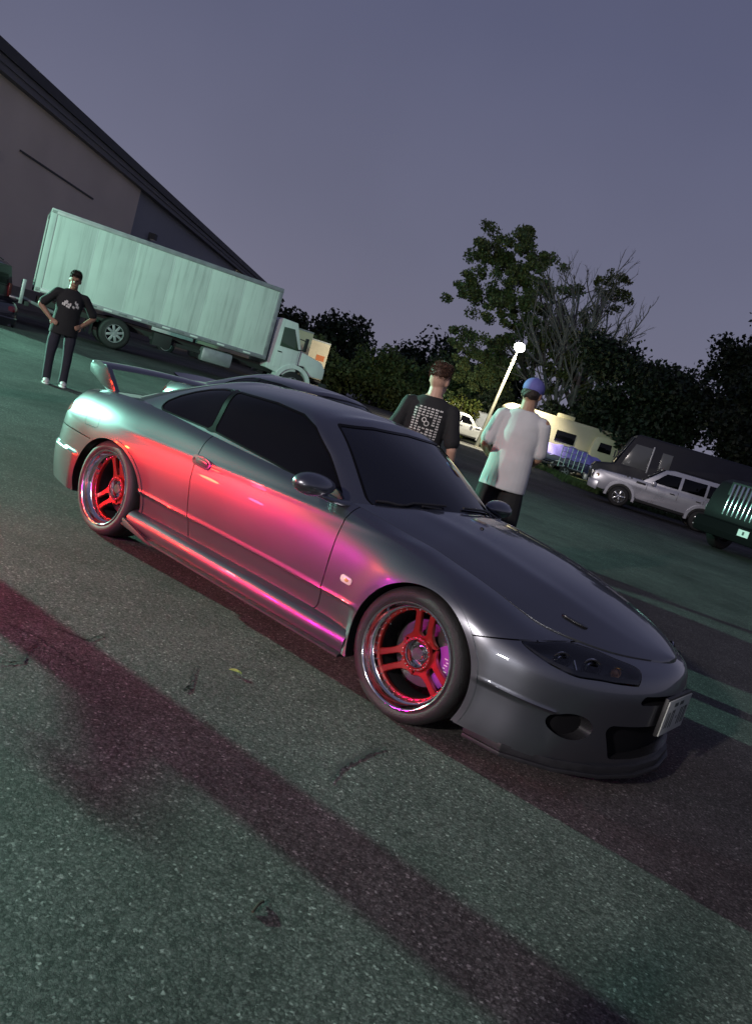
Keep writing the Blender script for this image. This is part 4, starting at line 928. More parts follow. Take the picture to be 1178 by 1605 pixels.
# --- boxy silver SUV
def boxy_suv(name,loc,rz,paint,label,cat,group=None,dark=False):
    t=empty(name,loc,rz,label,cat,group)
    fn=lambda x,z:1-.13*np.clip((z-1.02)/.75,0,1)-.05*np.clip((x-1.6)/.7,0,1)**2-.02*np.clip((.6-z)/.3,0,1)
    W_=.90
    sobj('body',taper(prism([(-2.22,.48),(-2.28,.62),(-2.24,1.10),(.72,1.15),(2.28,1.10),(2.45,1.00),(2.48,.62),(2.40,.46),(1.97,.44),(1.90,.5),(1.72,.72),(1.38,.82),(1.02,.72),(.86,.5),(.82,.44),(-.88,.44),(-.94,.5),(-1.1,.72),(-1.42,.82),(-1.76,.72),(-1.92,.5),(-1.98,.46)],-W_,W_,.03),fn),paint,t)
    cabn=sobj('cabin',taper(prism([(.80,1.12),(.16,1.70),(-.14,1.775),(-1.98,1.79),(-2.16,1.70),(-2.25,1.10)],-W_,W_,.035),fn),paint,t)
    for s in(-1,1):
        for k,pl in enumerate(([(.46,1.19),(.07,1.60),(-.42,1.63),(-.42,1.19)],[(-.52,1.19),(-.52,1.63),(-1.30,1.64),(-1.30,1.20)],[(-1.38,1.20),(-1.38,1.64),(-1.96,1.63),(-2.06,1.21)])): sobj('side_window',side_slab(pl,W_,fn,.016,s),GLASS,cabn)
        for xx in(.60,-.47,-1.34): sobj('door_seam',side_slab([(xx-.006,.42),(xx-.006,1.08),(xx+.006,1.08),(xx+.006,.42)],W_,fn,.006,s,.001),BLACK,t)
        for xx in(-.28,-1.18): sobj('door_pull',bx_surf((xx,s*W_*1.0,.98),(.17,.035,.04),None,.012),BLACK,t)
        for cx in(1.40,-1.40):
            sobj('wheel_flare',arc_flare(cx,.38,.44,.55,s*.80,s*.955,-8,188),paint,t); road_wheel(t,cx,s*.92,.37,.24,POL if not dark else DARKM,5,s,.60)
            sobj('arch_liner',prism([(cx+.42*math.cos(a),.38+.42*math.sin(a)) for a in np.linspace(0,math.pi,14)],s*.52,s*.86),BLACK,t)
        sobj('roof_rail',tube([(-.25,s*.70,1.80),(-.35,s*.70,1.835),(-1.8,s*.70,1.845),(-1.9,s*.70,1.81)],.018,6),BLACK,cabn)
        sobj('wing_mirror',bx_surf((.42,s*1.02,1.15),(.14,.22,.16),None,.05),paint,t)
        sobj('headlamp',bx_surf((2.37,s*.66,.92),(.18,.28,.22),None,.05),HLENS,t); sobj('indicator',bx_surf((2.30,s*.82,.88),(.14,.08,.14),None,.03),AMB,t)
        sobj('rear_lamp',bx_surf((-2.24,s*.76,1.0),(.08,.16,.4),None,.03),TAIL,t); sobj('fog_lamp',bx_surf((2.49,s*.6,.52),(.04,.12,.10),None,.03),HLENS,t)
        sobj('fender_vent',side_slab([(.66,1.0),(.66,1.07),(.98,1.07),(.98,1.0)],W_,fn,.02,s),BLACK,t)
    for i in(-1,1): sobj('hood_stripe',prism([(1.22+i*.07,1.142),(1.27+i*.07,1.140),(1.27+i*.07,1.10),(1.22+i*.07,1.10)],.30,.90),BLACK,t)
    sobj('windscreen',prism([(.785,1.17),(.185,1.715),(.155,1.715),(.74,1.17)],-.72,.72,.004),GLASS,cabn)
    sobj('grille',bx_surf((2.475,0,.90),(.04,.96,.28),None,.02),BLACK,t)
    for k in(-.28,0,.28): sobj('grille_bar',bx_surf((2.50,k,.88),(.05,.05,.27),None,.015),CHROME,t)
    sobj('grille_crossbar',bx_surf((2.50,0,.88),(.05,1.0,.05),None,.015),CHROME,t)
    sobj('front_bumper',taper(prism([(2.22,.36),(2.56,.42),(2.58,.66),(2.46,.72),(2.2,.7)],-.92,.92,.04),lambda x,z:1-.10*np.clip((x-2.2)/.38,0,1)),paint,t)
    sobj('rear_bumper',bx_surf((-2.28,0,.55),(.2,1.74,.26),None,.05),paint,t); sobj('rear_glass',bx_surf((-2.19,0,1.36),(.05,1.3,.45),[[math.cos(.2),0,math.sin(.2)],[0,1,0],[-math.sin(.2),0,math.cos(.2)]],.01),GLASS,cabn)
    sobj('underside',bx_surf((0,0,.46),(3.8,1.1,.25)),FRAME,t); [sobj('rocker_trim',bx_surf((0,s*.865,.42),(1.75,.06,.10),None,.015),FRAME,t) for s in(-1,1)]
    return t
boxy_suv('parked_suv',(-7.50,24.62,0),math.atan2(-.40,-.92),SILV,'boxy silver vehicle with five-spoke wheels parked at the right, facing left','car')
# --- dark hatch cropped by the left edge
BLKP=mat('black_car_paint',(.012,.012,.018),.25,.2,1.0)
lc=boxy_suv('parked_suv',(-24.2,5.9,.15),math.atan2(-.55,-.83),BLKP,'tall black vehicle at the left edge in front of the truck tail','car',None,True)
lk=empty('parked_coupe',(-21.3,5.35,.05),math.atan2(-.28,-.96),'black low car with only its tail in view at the left edge','car')
for ch in list(dc.children):
    c=copy_tree(ch,lk)
# --- step van (front to the left)
NAVY=mat('navy_van_paint',(.012,.013,.026),.45,0,0,.25,var=.15,vscale=2)
sv=empty('step_van',(-9.0,29.4,0),math.atan2(-.42,-.91),'dark navy step van with tall slanted windscreen behind the silver vehicle','van')
vf=lambda x,z:1-.05*np.clip((z-1.4)/1.4,0,1)
vb=sobj('van_body',taper(prism([(-4.4,.55),(-4.4,2.75),(-4.2,2.86),(1.65,2.86),(1.80,2.80),(2.30,1.45),(3.02,1.30),(3.12,1.12),(3.12,.55)],-1.10,1.10,.05),vf),NAVY,sv)
sobj('windscreen',prism([(1.86,2.70),(1.89,2.70),(2.345,1.50),(2.315,1.50)],-.98,.98,.004),mat('pale_windscreen',(.10,.11,.115),.12,0,0,.8),vb); sobj('screen_pillar',prism([(1.87,2.72),(1.91,2.72),(2.37,1.48),(2.33,1.48)],-.03,.03,.004),NAVY,vb)
for s in(-1,1):
    wd_=sobj('cab_window',side_slab([(1.05,1.50),(1.05,2.45),(1.72,2.45),(2.05,1.50)],1.10,vf,.02,s),mat('pale_side_glass',(.16,.165,.155),.15,0,0,.8),vb); sobj('window_frame',side_slab([(.97,1.42),(.97,2.53),(1.03,2.53),(1.03,1.42)],1.105,vf,.03,s),ALU,vb)
    sobj('rear_side_window',side_slab([(.20,1.55),(.20,2.4),(.62,2.4),(.62,1.55)],1.10,vf,.02,s),mat('pale_side_glass',(.16,.165,.155)),vb)
    sobj('headlamp',revolve([(.0005,.03),(.10,.02),(.12,-.02)],20,'x',False,(3.13,s*.80,.98)),HLENS,vb); road_wheel(sv,2.05,s*1.02,.40,.25,ALU,0,s); road_wheel(sv,-2.6,s*1.02,.40,.25,ALU,0,s)
    sobj('mirror',bx_surf((2.3,s*1.32,1.85),(.06,.18,.34),None,.02),BLACK,vb); sobj('body_seam',bx_surf((-1.5,s*1.10,1.0),(5.6,.03,.05)),TRIM,vb); sobj('arch_liner',prism([(2.05+.48*math.cos(a),.42+.48*math.sin(a)) for a in np.linspace(0,math.pi,14)],s*.6,s*1.09),BLACK,sv)
sobj('grille',bx_surf((3.13,0,.98),(.04,1.1,.36),None,.02),FRAME,vb); sobj('bumper',bx_surf((3.22,0,.56),(.16,2.1,.24),None,.03),mat('pale_bumper',(.40,.42,.40),.4,.4,var=.15,vscale=5),sv)
# --- road tractor nose at the right edge
SEMI=mat('tractor_paint',(.012,.012,.014),.6,0,0,.15,var=.06,vscale=3)
tr=empty('semi_truck',(-2.45,20.2,0),math.atan2(-.95,-.30),'dark road tractor with chrome barred grille cut off by the right edge','truck')
hf=lambda x,z:1-.16*np.clip((x-1.2)/1.3,0,1)-.10*np.clip((z-1.2)/.9,0,1)
hb=sobj('hood',taper(prism([(-.2,.95),(-.2,2.05),(.6,2.02),(1.9,1.92),(2.32,1.80),(2.50,1.45),(2.58,1.0),(2.55,.80),(2.2,.74)],-1.12,1.12,.08,'y',3),hf),SEMI,tr)
for i in range(7): sobj('grille_bar',bx_surf((2.50,(i-3)*.13,1.38),(.08,.06,.86),[[math.cos(-.12),0,math.sin(-.12)],[0,1,0],[-math.sin(-.12),0,math.cos(-.12)]],.02),CHROME,hb)
sobj('grille_surround',bx_surf((2.46,0,1.38),(.06,1.02,.96),[[math.cos(-.12),0,math.sin(-.12)],[0,1,0],[-math.sin(-.12),0,math.cos(-.12)]],.02),mat('grille_black',(.008,.008,.009),.5),hb)
for s in(-1,1):
    sobj('headlamp',taper(bx_surf((2.30,s*.84,1.02),(.34,.36,.26),None,.09),lambda x,z:1+0*x),HLENS,hb); sobj('fender',arc_flare(1.35,.58,.62,.80,s*.70,s*1.20,-12,186),SEMI,tr); road_wheel(tr,1.35,s*1.12,.52,.30,ALU,8,s,.56); sobj('arch_liner',prism([(1.35+.60*math.cos(a),.58+.60*math.sin(a)) for a in np.linspace(0,math.pi,14)],s*.5,s*1.0),BLACK,tr)
    road_wheel(tr,-4.6,s*1.15,.52,.30,ALU,8,s,.56); sobj('mirror',bx_surf((-.2,s*1.5,2.4),(.12,.2,.6),None,.03),BLACK,tr)
sobj('front_bumper',taper(prism([(2.15,.35),(2.66,.38),(2.72,.55),(2.68,.80),(2.3,.82)],-1.18,1.18,.06),lambda x,z:1-.12*np.clip((x-2.15)/.5,0,1)),mat('matt_black',(.006,.006,.007),.9,spec=.1),tr)
npl=sobj('number_plate',bx_surf((2.725,.42,.66),(.01,.30,.17)),WHITEP,tr); sobj('plate_mark',bx_surf((2.732,.42,.66),(.006,.05,.09)),BLACK,npl)
cbn=sobj('cab',taper(prism([(-2.3,.9),(-2.3,3.3),(-1.6,3.45),(-.5,3.0),(-.15,2.05),(-.15,.9)],-1.15,1.15,.06),lambda x,z:1-.05*np.clip((z-2)/1.4,0,1)),SEMI,tr); sobj('cab_glass',prism([(-.55,2.9),(-.5,2.92),(-.14,2.10),(-.18,2.08)],-.95,.95),GLASS,cbn); sobj('chassis',bx_surf((-2.5,0,.85),(6.5,.9,.25)),FRAME,tr)
# --- travel trailer, purple-covered boat trailer, utility trailer
RVC=mat('rv_cream',(.44,.39,.27),.5,var=.05,vscale=2); RVG=mat('rv_grey',(.20,.19,.18),.5)
rv=empty('travel_trailer',(-19.2,40.6,0),math.atan2(2.61,3.47),'long cream travel trailer with rounded slide-out window below the trees','trailer')
sobj('trailer_body',prism([(-4.3,.6),(-4.3,2.9),(-4.0,3.15),(4.1,3.15),(4.4,2.8),(4.4,1.2),(4.0,.6)],-1.2,1.2,.08),RVC,rv)
sobj('lower_band',prism([(-4.2,.75),(-4.2,1.25),(4.35,1.25),(4.2,.75)],-1.22,1.22),RVG,rv); 
so=sobj('slide_out',prism(smooth_poly([(1.3,1.35),(1.25,2.5),(1.6,2.75),(2.4,2.7),(2.7,2.3),(2.75,1.6),(2.5,1.35)],4),-1.6,-1.1,.06),mat('rv_pale',(.52,.46,.31),.5),rv); sobj('slide_window',prism([(1.55,1.85),(1.6,2.4),(2.3,2.4),(2.35,1.85)],-1.63,-1.58,.01),GLASS,so)
for x0 in(-3.2,-1.0): sobj('window',prism([(x0,1.75),(x0,2.4),(x0+1.2,2.4),(x0+1.2,1.75)],-1.225,-1.19,.01),GLASS,rv)
sobj('stripe_panel',prism([(2.95,1.6),(2.95,2.6),(4.3,2.6),(4.3,1.6)],-1.215,-1.19),RVG,rv); sobj('roof_unit',bx_surf((-.5,0,3.28),(1.0,.7,.28),None,.06),RVC,rv); sobj('roof_vent',bx_surf((2.0,.2,3.24),(.5,.4,.2),None,.04),RVC,rv)
for x0 in(-.5,.6):
    for s in(-1,1): road_wheel(rv,x0,s*1.1,.38,.22,ALU,0,s)
def text_mesh(txt,size,m,par,loc,rot,name='lettering',ext=.004):
    c=bpy.data.curves.new('t','FONT'); c.body=txt; c.size=size; c.extrude=ext; c.align_x='CENTER'; c.align_y='CENTER'
    o=bpy.data.objects.new('t',c); link(o); bpy.context.view_layer.update(); d=o.evaluated_get(bpy.context.evaluated_depsgraph_get()); me=bpy.data.meshes.new_from_object(d); bpy.data.objects.remove(o)
    me.materials.clear(); me.materials.append(m); r=link(bpy.data.objects.new(name,me)); r.parent=par; r.location=loc; r.rotation_euler=rot; return r
text_mesh('S',.85,mat('letter_cream',(.62,.58,.48),.5),rv,(3.55,-1.23,2.1),(R(90),0,0))
bt=empty('covered_boat',(-17.4,37.6,0),math.atan2(1.0,2.0),'low trailer under a bright purple-blue tarpaulin in front of the travel trailer','trailer')
V=[];F=[]
for i,x in enumerate(np.linspace(-1.9,1.9,25)):
    for k,t_ in enumerate(np.linspace(-1,1,17)):
        zz=.95+(.95-.28*abs(x)/1.9)*(1-abs(t_)**1.2)*.75+.035*math.sin(x*9+t_*5)-.10*abs(x/1.9)**3; V.append((x,t_*(1.0-.25*(x/1.9)**2),zz+rng.normal(0,.008)))
F=[tuple(r) for r in grid_faces(25,17)]; obj('tarpaulin',V,F,mat('purple_tarp',(.24,.20,.62),.45,var=.1,vscale=3,bump=.3,bscale=6),bt)
sobj('hull',prism([(-1.8,.55),(-1.85,.98),(1.85,.98),(1.6,.5)],-.9,.9,.05),mat('navy_hull',(.05,.05,.12),.4),bt); sobj('trailer_frame',bx_surf((0,0,.42),(4.2,1.2,.08)),ALU,bt)
for s in(-1,1): road_wheel(bt,-.4,s*.95,.32,.2,ALU,5,s); sobj('mudguard',arc_flare(-.4,.32,.37,.42,s*.78,s*1.02,0,180),ALU,bt)
ut=empty('utility_trailer',(-15.95,34.2,0),math.atan2(.85,1.0),'small utility trailer with a raised tube ramp gate beside the purple cover','trailer')
sobj('deck',bx_surf((0,0,.48),(2.0,1.4,.06),None,.01),FRAME,ut); sobj('drawbar',tube([(-1.0,0,.45),(-2.2,0,.42)],.05,6),FRAME,ut)
gt=sobj('ramp_gate_frame',join(tube([(-.45,-.75,.5),(-.45,-.72,1.58),(.85,-.72,1.58),(.85,-.75,.5)],.03,6),tube([(-.45,-.75,.55),(.85,-.75,.55)],.03,6)),ALU,ut)
for i in range(4): sobj('gate_bar',tube([(-.45+.26*(i+1),-.75,.55),(-.45+.26*(i+1),-.72,1.58)],.018,6),ALU,gt)
for i in range(3): sobj('gate_rail',tube([(-.45,-.74,.8+.25*i),(.85,-.74,.8+.25*i)],.014,6),ALU,gt)
for s in(-1,1): sobj('side_rail',bx_surf((0,s*.70,.66),(2.0,.05,.05)),FRAME,ut); road_wheel(ut,0,s*.78,.30,.18,ALU,5,s)
# --- pale car and white trailer far off under the lamp
boxy_suv('parked_suv',(-25.9,39.6,0),math.atan2(.55,.83),mat('pale_car_paint',(.50,.50,.50),.3,.4,.6),'small pale car far off between the two men, by the lit bush','car')
wt=empty('cargo_trailer',(-29.6,44.6,0),math.atan2(.7,.75),'plain white cargo trailer behind the small pale car','trailer')
sobj('trailer_box',bx_surf((0,0,1.35),(4.6,2.1,1.7),None,.05),mat('white_trailer',(.55,.57,.62),.5,var=.05,vscale=1),wt); sobj('roof_cap',bx_surf((0,0,2.23),(4.62,2.12,.06),None,.01),ALU,wt)
for s in(-1,1): road_wheel(wt,-.2,s*1.0,.34,.2,ALU,0,s)
# ---------------------------------------------------------------- people (local x = facing direction, y left, z up)
from mathutils.bvhtree import BVHTree
def remesh(S_list,voxel,name,m,parent=None,smooth=4,noise=0.0,nscale=9.0,fold=0.0):
    J=join(*S_list); me=mesh_of(name,J.V,J.F,m,True,None); o=link(bpy.data.objects.new(name,me))
    r=o.modifiers.new('r','REMESH'); r.mode='VOXEL'; r.voxel_size=voxel; r.use_smooth_shade=True
    s=o.modifiers.new('s','SMOOTH'); s.factor=.5; s.iterations=smooth
    bpy.context.view_layer.update(); d=o.evaluated_get(bpy.context.evaluated_depsgraph_get()); m2=bpy.data.meshes.new_from_object(d)
    o.modifiers.clear(); old=o.data; o.data=m2; bpy.data.meshes.remove(old); m2.materials.clear(); m2.materials.append(m); m2.name=name
    if noise:
        n=len(m2.vertices); co=np.empty(n*3); m2.vertices.foreach_get('co',co); co=co.reshape(-1,3); no=np.empty(n*3); m2.vertices.foreach_get('normal',no); no=no.reshape(-1,3)
        a=co@np.array([[.3,.9,.2],[1.,.2,-.5],[.1,.4,1.]]).T*nscale
        f=np.sin(a[:,0]+1.7*np.sin(a[:,2]*.6))*.5+np.sin(a[:,1]*1.3+2*np.sin(a[:,0]*.7))*.5+.5*np.sin(a[:,2]*2.1+a[:,1])
        co+=no*(f*noise)[:,None]; m2.vertices.foreach_set('co',co.ravel()); m2.update()
    m2.polygons.foreach_set('use_smooth',np.ones(len(m2.polygons),bool))
    if parent: o.parent=parent
    return o
def ellip_loft(rings,n=20):
    """rings: (cx,cy,cz,rx,ry) horizontal ellipses joined bottom to top"""
    V=[];F=[]
    for cx,cy,cz,rx,ry in rings:
        for k in range(n): t=2*math.pi*k/n; V.append((cx+rx*math.cos(t),cy+ry*math.sin(t),cz))
    for i in range(len(rings)-1):
        for k in range(n): l=(k+1)%n; F.append((i*n+k,i*n+l,(i+1)*n+l,(i+1)*n+k))
    F.append(tuple(range(n))[::-1]); F.append(tuple((len(rings)-1)*n+k for k in range(n))); return Sf(np.array(V),F)
def limb(pts,rad,n=12):
    P=np.array(pts,float); t=np.r_[0,np.cumsum(np.linalg.norm(np.diff(P,axis=0),axis=1))]; q=np.linspace(0,t[-1],max(8,len(P)*6))
    C=np.c_[[np.interp(q,t,P[:,k]) for k in range(3)]].T; r=np.interp(q,t,rad)
    return join(tube(C,r,n),ellipsoid(C[0],(r[0],)*3,10,8),ellipsoid(C[-1],(r[-1],)*3,10,8))
def hand(w,d,side,curl=.5,up=(0,0,1)):
    """palm and five fingers from wrist w along d"""
    w=np.array(w,float); d=np.array(d,float); d/=np.linalg.norm(d); u=np.array(up,float); u-=d*(u@d); u/=np.linalg.norm(u); s=np.cross(d,u)*side
    out=[]; pc=w+d*.045; R3=np.stack([d,s,u],1); out.append(ellipsoid(pc,(.055,.042,.018),14,10,R3))
    for k,(off,ln) in enumerate(((-.030,.062),(-.010,.074),(.011,.070),(.030,.056))):
        b=w+d*.080+s*off; c1=b+d*ln*.5-u*curl*.012; c2=c1+d*ln*.42*(1-curl*.4)-u*curl*.04; out.append(limb([b-d*.02,b,c1,c2],[.010,.0095,.009,.0075],8))
    b=w+d*.030+s*(-.036); out.append(limb([b,b+d*.028-s*.022,b+d*.055-s*.028-u*.010],[.013,.011,.009],8)); return out
SKIN1=mat('skin_light',(.50,.30,.22),.55,var=.06,vscale=12); SKIN2=mat('skin_tan',(.30,.17,.11),.55,var=.06,vscale=12); SKIN3=mat('skin_warm',(.34,.20,.13),.55,var=.06,vscale=12)
def person(loc,rz,H,label,skin,shirt_m,pants_m,hair_m,arms,shorts=False,build=1.0,head_turn=0.0,head_tilt=0.0,cap=None,hair='short',shoes_m=None,lean=0.0,legs=None,sock=None):
    k=H/1.80; root=empty('person',loc,rz,label,'person'); b=build
    sc_=lambda p:tuple(np.array(p,float)*k)
    hip=.10; legs=legs or {1:[(0,.10,.93),(.01,.115,.50),(-.03,.12,.085)],-1:[(0,-.10,.93),(.01,-.115,.50),(-.03,-.12,.085)]}
    body=[]; 
    tor=[(0,0,.86,.105*b,.155*b),(0,0,.98,.105*b,.155*b),(0,0,1.10,.105*b,.148*b),(.005,0,1.25,.115*b,.165*b),(0,0,1.38,.105,.170),(-.01,0,1.455,.075,.140),(-.012,0,1.50,.055,.07)]
    body.append(ellip_loft([tuple(np.array(r)*k) for r in tor]))
    hc=np.array((.015,0,1.640)); Rz=np.array([[math.cos(head_turn),-math.sin(head_turn),0],[math.sin(head_turn),math.cos(head_turn),0],[0,0,1]]); Rt=np.array([[math.cos(head_tilt),0,math.sin(head_tilt)],[0,1,0],[-math.sin(head_tilt),0,math.cos(head_tilt)]])
    HR=Rz@Rt
    def hp(p): return tuple((hc+HR@np.array(p,float))*k)
    def hel(c,s,nu=14,nv=10): return ellipsoid(hp(np.array(c)*1.06),np.array(s)*k*1.06,nu,nv,HR)
    body.append(limb([sc_((-.012,0,1.44)),sc_((-.005,0,1.54)),hp((-.01,0,-.05))],[.070*k,.064*k,.060*k]))
    body+= [hel((-.012,0,.025),(.096,.076,.105),22,16),hel((.030,0,-.045),(.062,.058,.075),18,12),hel((.058,0,-.095),(.028,.032,.026)),hel((.098,0,-.012),(.018,.014,.030)),hel((.088,0,-.058),(.012,.026,.010)),hel((.078,0,.032),(.020,.055,.014)),hel((-.005,.076,-.005),(.022,.011,.032)),hel((-.005,-.076,-.005),(.022,.011,.032))]
    body+= [limb([sc_((-.015,0,1.50)),sc_((-.015,s_*.11,1.445))],[.050*k,.030*k]) for s_ in(1,-1)]
    for s in(1,-1):
        sh,el,wr,hd,curl,up=arms[s]; body.append(limb([sc_(sh),sc_(tuple((np.array(sh)+np.array(el))/2)),sc_(el),sc_(tuple(np.array(el)*.6+np.array(wr)*.4)),sc_(wr)],np.array([.058*b,.050*b,.043,.042,.029])*k)); body+=[Sf(x.V,x.F) for x in hand(sc_(wr),hd,s,curl,up)]
        L=legs[s]; body.append(limb([sc_(p) for p in L],np.array([.088*b,.062,.042])*k))
        an=np.array(L[2]); body.append(limb([sc_(an+np.array((-.02,0,-.02))),sc_(an+np.array((.14,.02*s,-.05)))],[.042*k,.030*k]))
    B=remesh(body,.0085,'body',skin,root,3)
    # shirt: torso shell with sleeves
    shl=[(0,0,.79,.142*b,.196*b),(0,0,.88,.140*b,.194*b),(0,0,1.02,.132*b,.180*b),(.005,0,1.15,.130*b,.172*b),(.005,0,1.28,.133*b,.186*b),(-.002,0,1.39,.120,.188),(-.01,0,1.455,.092,.160),(-.013,0,1.500,.072,.095)]
    st=[ellip_loft([tuple(np.array(r)*k) for r in shl],28)]
    for s in(1,-1):
        sh,el=np.array(arms[s][0]),np.array(arms[s][1]); e=sh+(el-sh)*.80; st.append(limb([sc_((0,s*.09,1.41)),sc_(sh),sc_(sh+(el-sh)*.4),sc_(e)],np.array([.066,.066*b,.063*b,.066*b])*k))
    S_=remesh(st,.0105,'t_shirt',shirt_m,root,3,.0042,13)
    # trousers / shorts
    tr_=[ellip_loft([tuple(np.array(r)*k) for r in((0,0,.80,.112*b,.160*b),(0,0,.90,.112*b,.160*b),(0,0,.99,.108*b,.152*b))])]
    for s in(1,-1):
        L=[np.array(p) for p in legs[s]]
        if shorts: tr_.append(limb([sc_(L[0]),sc_(L[0]*.5+L[1]*.5),sc_(L[1]*1.02+np.array((0,0,-.01)))],np.array([.082*b,.098*b,.105*b])*k))
        else: tr_.append(limb([sc_(L[0]),sc_(L[0]*.45+L[1]*.55),sc_(L[1]),sc_(L[1]*.45+L[2]*.55),sc_(L[2]+np.array((.0,0,-.015)))],np.array([.080*b,.086*b,.074,.068,.066])*k))
    remesh(tr_,.0125,'shorts' if shorts else 'jeans',pants_m,root,4,.004,9)
    for s in(1,-1):
        a=np.array(legs[s][2]); z0=0
        up_=[]; 
        for x0,hw,hh in((-.085,.030,.075),(-.06,.040,.085),(0,.042,.085),(.06,.044,.065),(.13,.048,.052),(.175,.040,.040),(.195,.018,.028)):
            up_.append((x0,hw,hh))
        V=[];F=[];n=12
        for x0,hw,hh in up_:
            for q in range(n): t=2*math.pi*q/n; V.append(((a[0]+x0)*k,(a[1]+hw*math.cos(t))*k,max(.004,(.045+(hh-.04)*.5+ (hh*.55)*math.sin(t))*k)))
        for i in range(len(up_)-1):
            for q in range(n): l=(q+1)%n; F.append((i*n+q,i*n+l,(i+1)*n+l,(i+1)*n+q))
        F+=[tuple(range(n))[::-1],tuple((len(up_)-1)*n+q for q in range(n))]
        sh_=obj('shoe',V,F,shoes_m or BLACK,root,True,60); sobj('sole',prism([((a[0]+x)*k,(a[1]+y)*k) for x,y in((-.09,-.03),(0,-.045),(.13,-.05),(.20,-.015),(.20,.02),(.13,.05),(0,.045),(-.09,.03))],.002,.024*k,.003,'z'),WHITEP,sh_)
    # hair / cap
    if hair!='none':
        _hn=len(bpy.data.objects)
        hs=hel((-.022,0,.045),(.100,.080,.100),24,16); hs=hs.clip(lambda V:-((V/k-hc)@HR[:,2])+.02-.5*np.clip((V/k-hc)@HR[:,0],-.05,.2)*-1.0*(1 if hair=='short' else .6)-(.0 if cap is None else -.0),0,0) if hair=='short' else hs
        extra=[hel((.02,0,.105),(.075,.066,.040)),hel((-.03,0,.10),(.070,.070,.045))]
        remesh([hs if hair!='short' else hel((-.020,0,.058),(.098,.079,.082),22,14)]+extra if cap is None else [hel((-.030,0,.0),(.085,.079,.060),22,14)],.0065,'hair',hair_m,root,2,.0035,85)
    if cap is None and hair!='none':
        ho=[c for c in root.children if c.name.startswith('hair')][0]; hm=ho.data; V=[];F=[]; rr=random.Random(11)
        for v in hm.vertices:
            if rr.random()<.55:
                for q in range(2):
                    c=np.array(v.co[:]); n_=np.array(v.normal[:]); t1=np.array([rr.gauss(0,1) for _ in range(3)]); t1-=n_*(t1@n_); t1/=np.linalg.norm(t1)+1e-9; m_=len(V); V+= [c-t1*.0022,c+t1*.0022,c+n_*rr.uniform(.006,.020)*k+t1*rr.uniform(-.008,.008)]; F.append((m_,m_+1,m_+2))
        hv=[v.co[:] for v in hm.vertices]; hf=[tuple(p.vertices) for p in hm.polygons]; o2=obj('hair_strands',V,F,hair_m,ho,False); o2['kind']='stuff'
    if cap:
        dome=hel((-.008,0,.055),(.108,.088,.085),26,16)
        ca=remesh([dome],.007,'cap',cap,root,2)
        bm_=[];F=[];m_=15
        for i,t in enumerate(np.linspace(-1.15,1.15,m_)):
            for rr_,zz in((.085,.045),(.125,.036),(.165,.022)): bm_.append(hp((math.cos(t)*rr_*1.05,math.sin(t)*.086*(1 if rr_<.1 else .92),zz-.012*abs(t))))
        F=[(i*3+j,(i+1)*3+j,(i+1)*3+j+1,i*3+j+1) for i in range(m_-1) for j in range(2)]; S=Sf(np.array(bm_),F); o=sobj('cap_brim',join(S,Sf(S.V-np.array((0,0,.006)),[f[::-1] for f in F])),cap,ca)
        sobj('cap_button',hel((-.008,0,.140),(.012,.012,.006),10,6),cap,ca)
    for s in(1,-1): 
        e=hel((.083,s*.032,.010),(.010,.013,.007),10,8); obj('eye',e.V,e.F,mat('eye_dark',(.03,.02,.015),.2),root)
    return root,S_,k
def print_on(shirt,root,rects,m,name,xdir,k):
    """flat print: quads laid on the shirt by casting along local x"""
    me=shirt.data; bvh=BVHTree.FromPolygons([v.co[:] for v in me.vertices],[tuple(p.vertices) for p in me.polygons]); V=[];F=[]
    for y0,z0,y1,z1 in rects:
        q=[]
        for y,z in((y0,z0),(y1,z0),(y1,z1),(y0,z1)):
            h=bvh.ray_cast(Vector((xdir*1.0,y*k,z*k)),Vector((-xdir,0,0)))
            if h[0] is None: q=None; break
            q.append((h[0].x+xdir*.003,h[0].y,h[0].z))
        if q: n=len(V); V+=q; F.append((n,n+1,n+2,n+3) if xdir>0 else (n+3,n+2,n+1,n))
    o=obj(name,V,F,m,root,False); o['kind']='stuff'; return o
TEE=mat('black_cotton',(.012,.012,.014),.85,var=.3,vscale=15,bump=.15,bscale=220); JEAN=mat('dark_denim',(.022,.022,.035),.85,var=.3,vscale=10,bump=.2,bscale=250)
GREYT=mat('pale_grey_cotton',(.50,.50,.51),.85,var=.06,vscale=10,bump=.12,bscale=200); SHORT=mat('black_shorts',(.008,.008,.009),.85,var=.3,vscale=10); HAIRB=mat('dark_brown_hair',(.022,.014,.010),.6,var=.4,vscale=60,bump=.5,bscale=120)
HAIRR=mat('reddish_brown_hair',(.060,.028,.016),.6,var=.4,vscale=60); PRINT=mat('shirt_print',(.62,.60,.58),.8,var=.15,vscale=40)
face=lambda px,py,x,y:math.atan2(py-y,px-x)
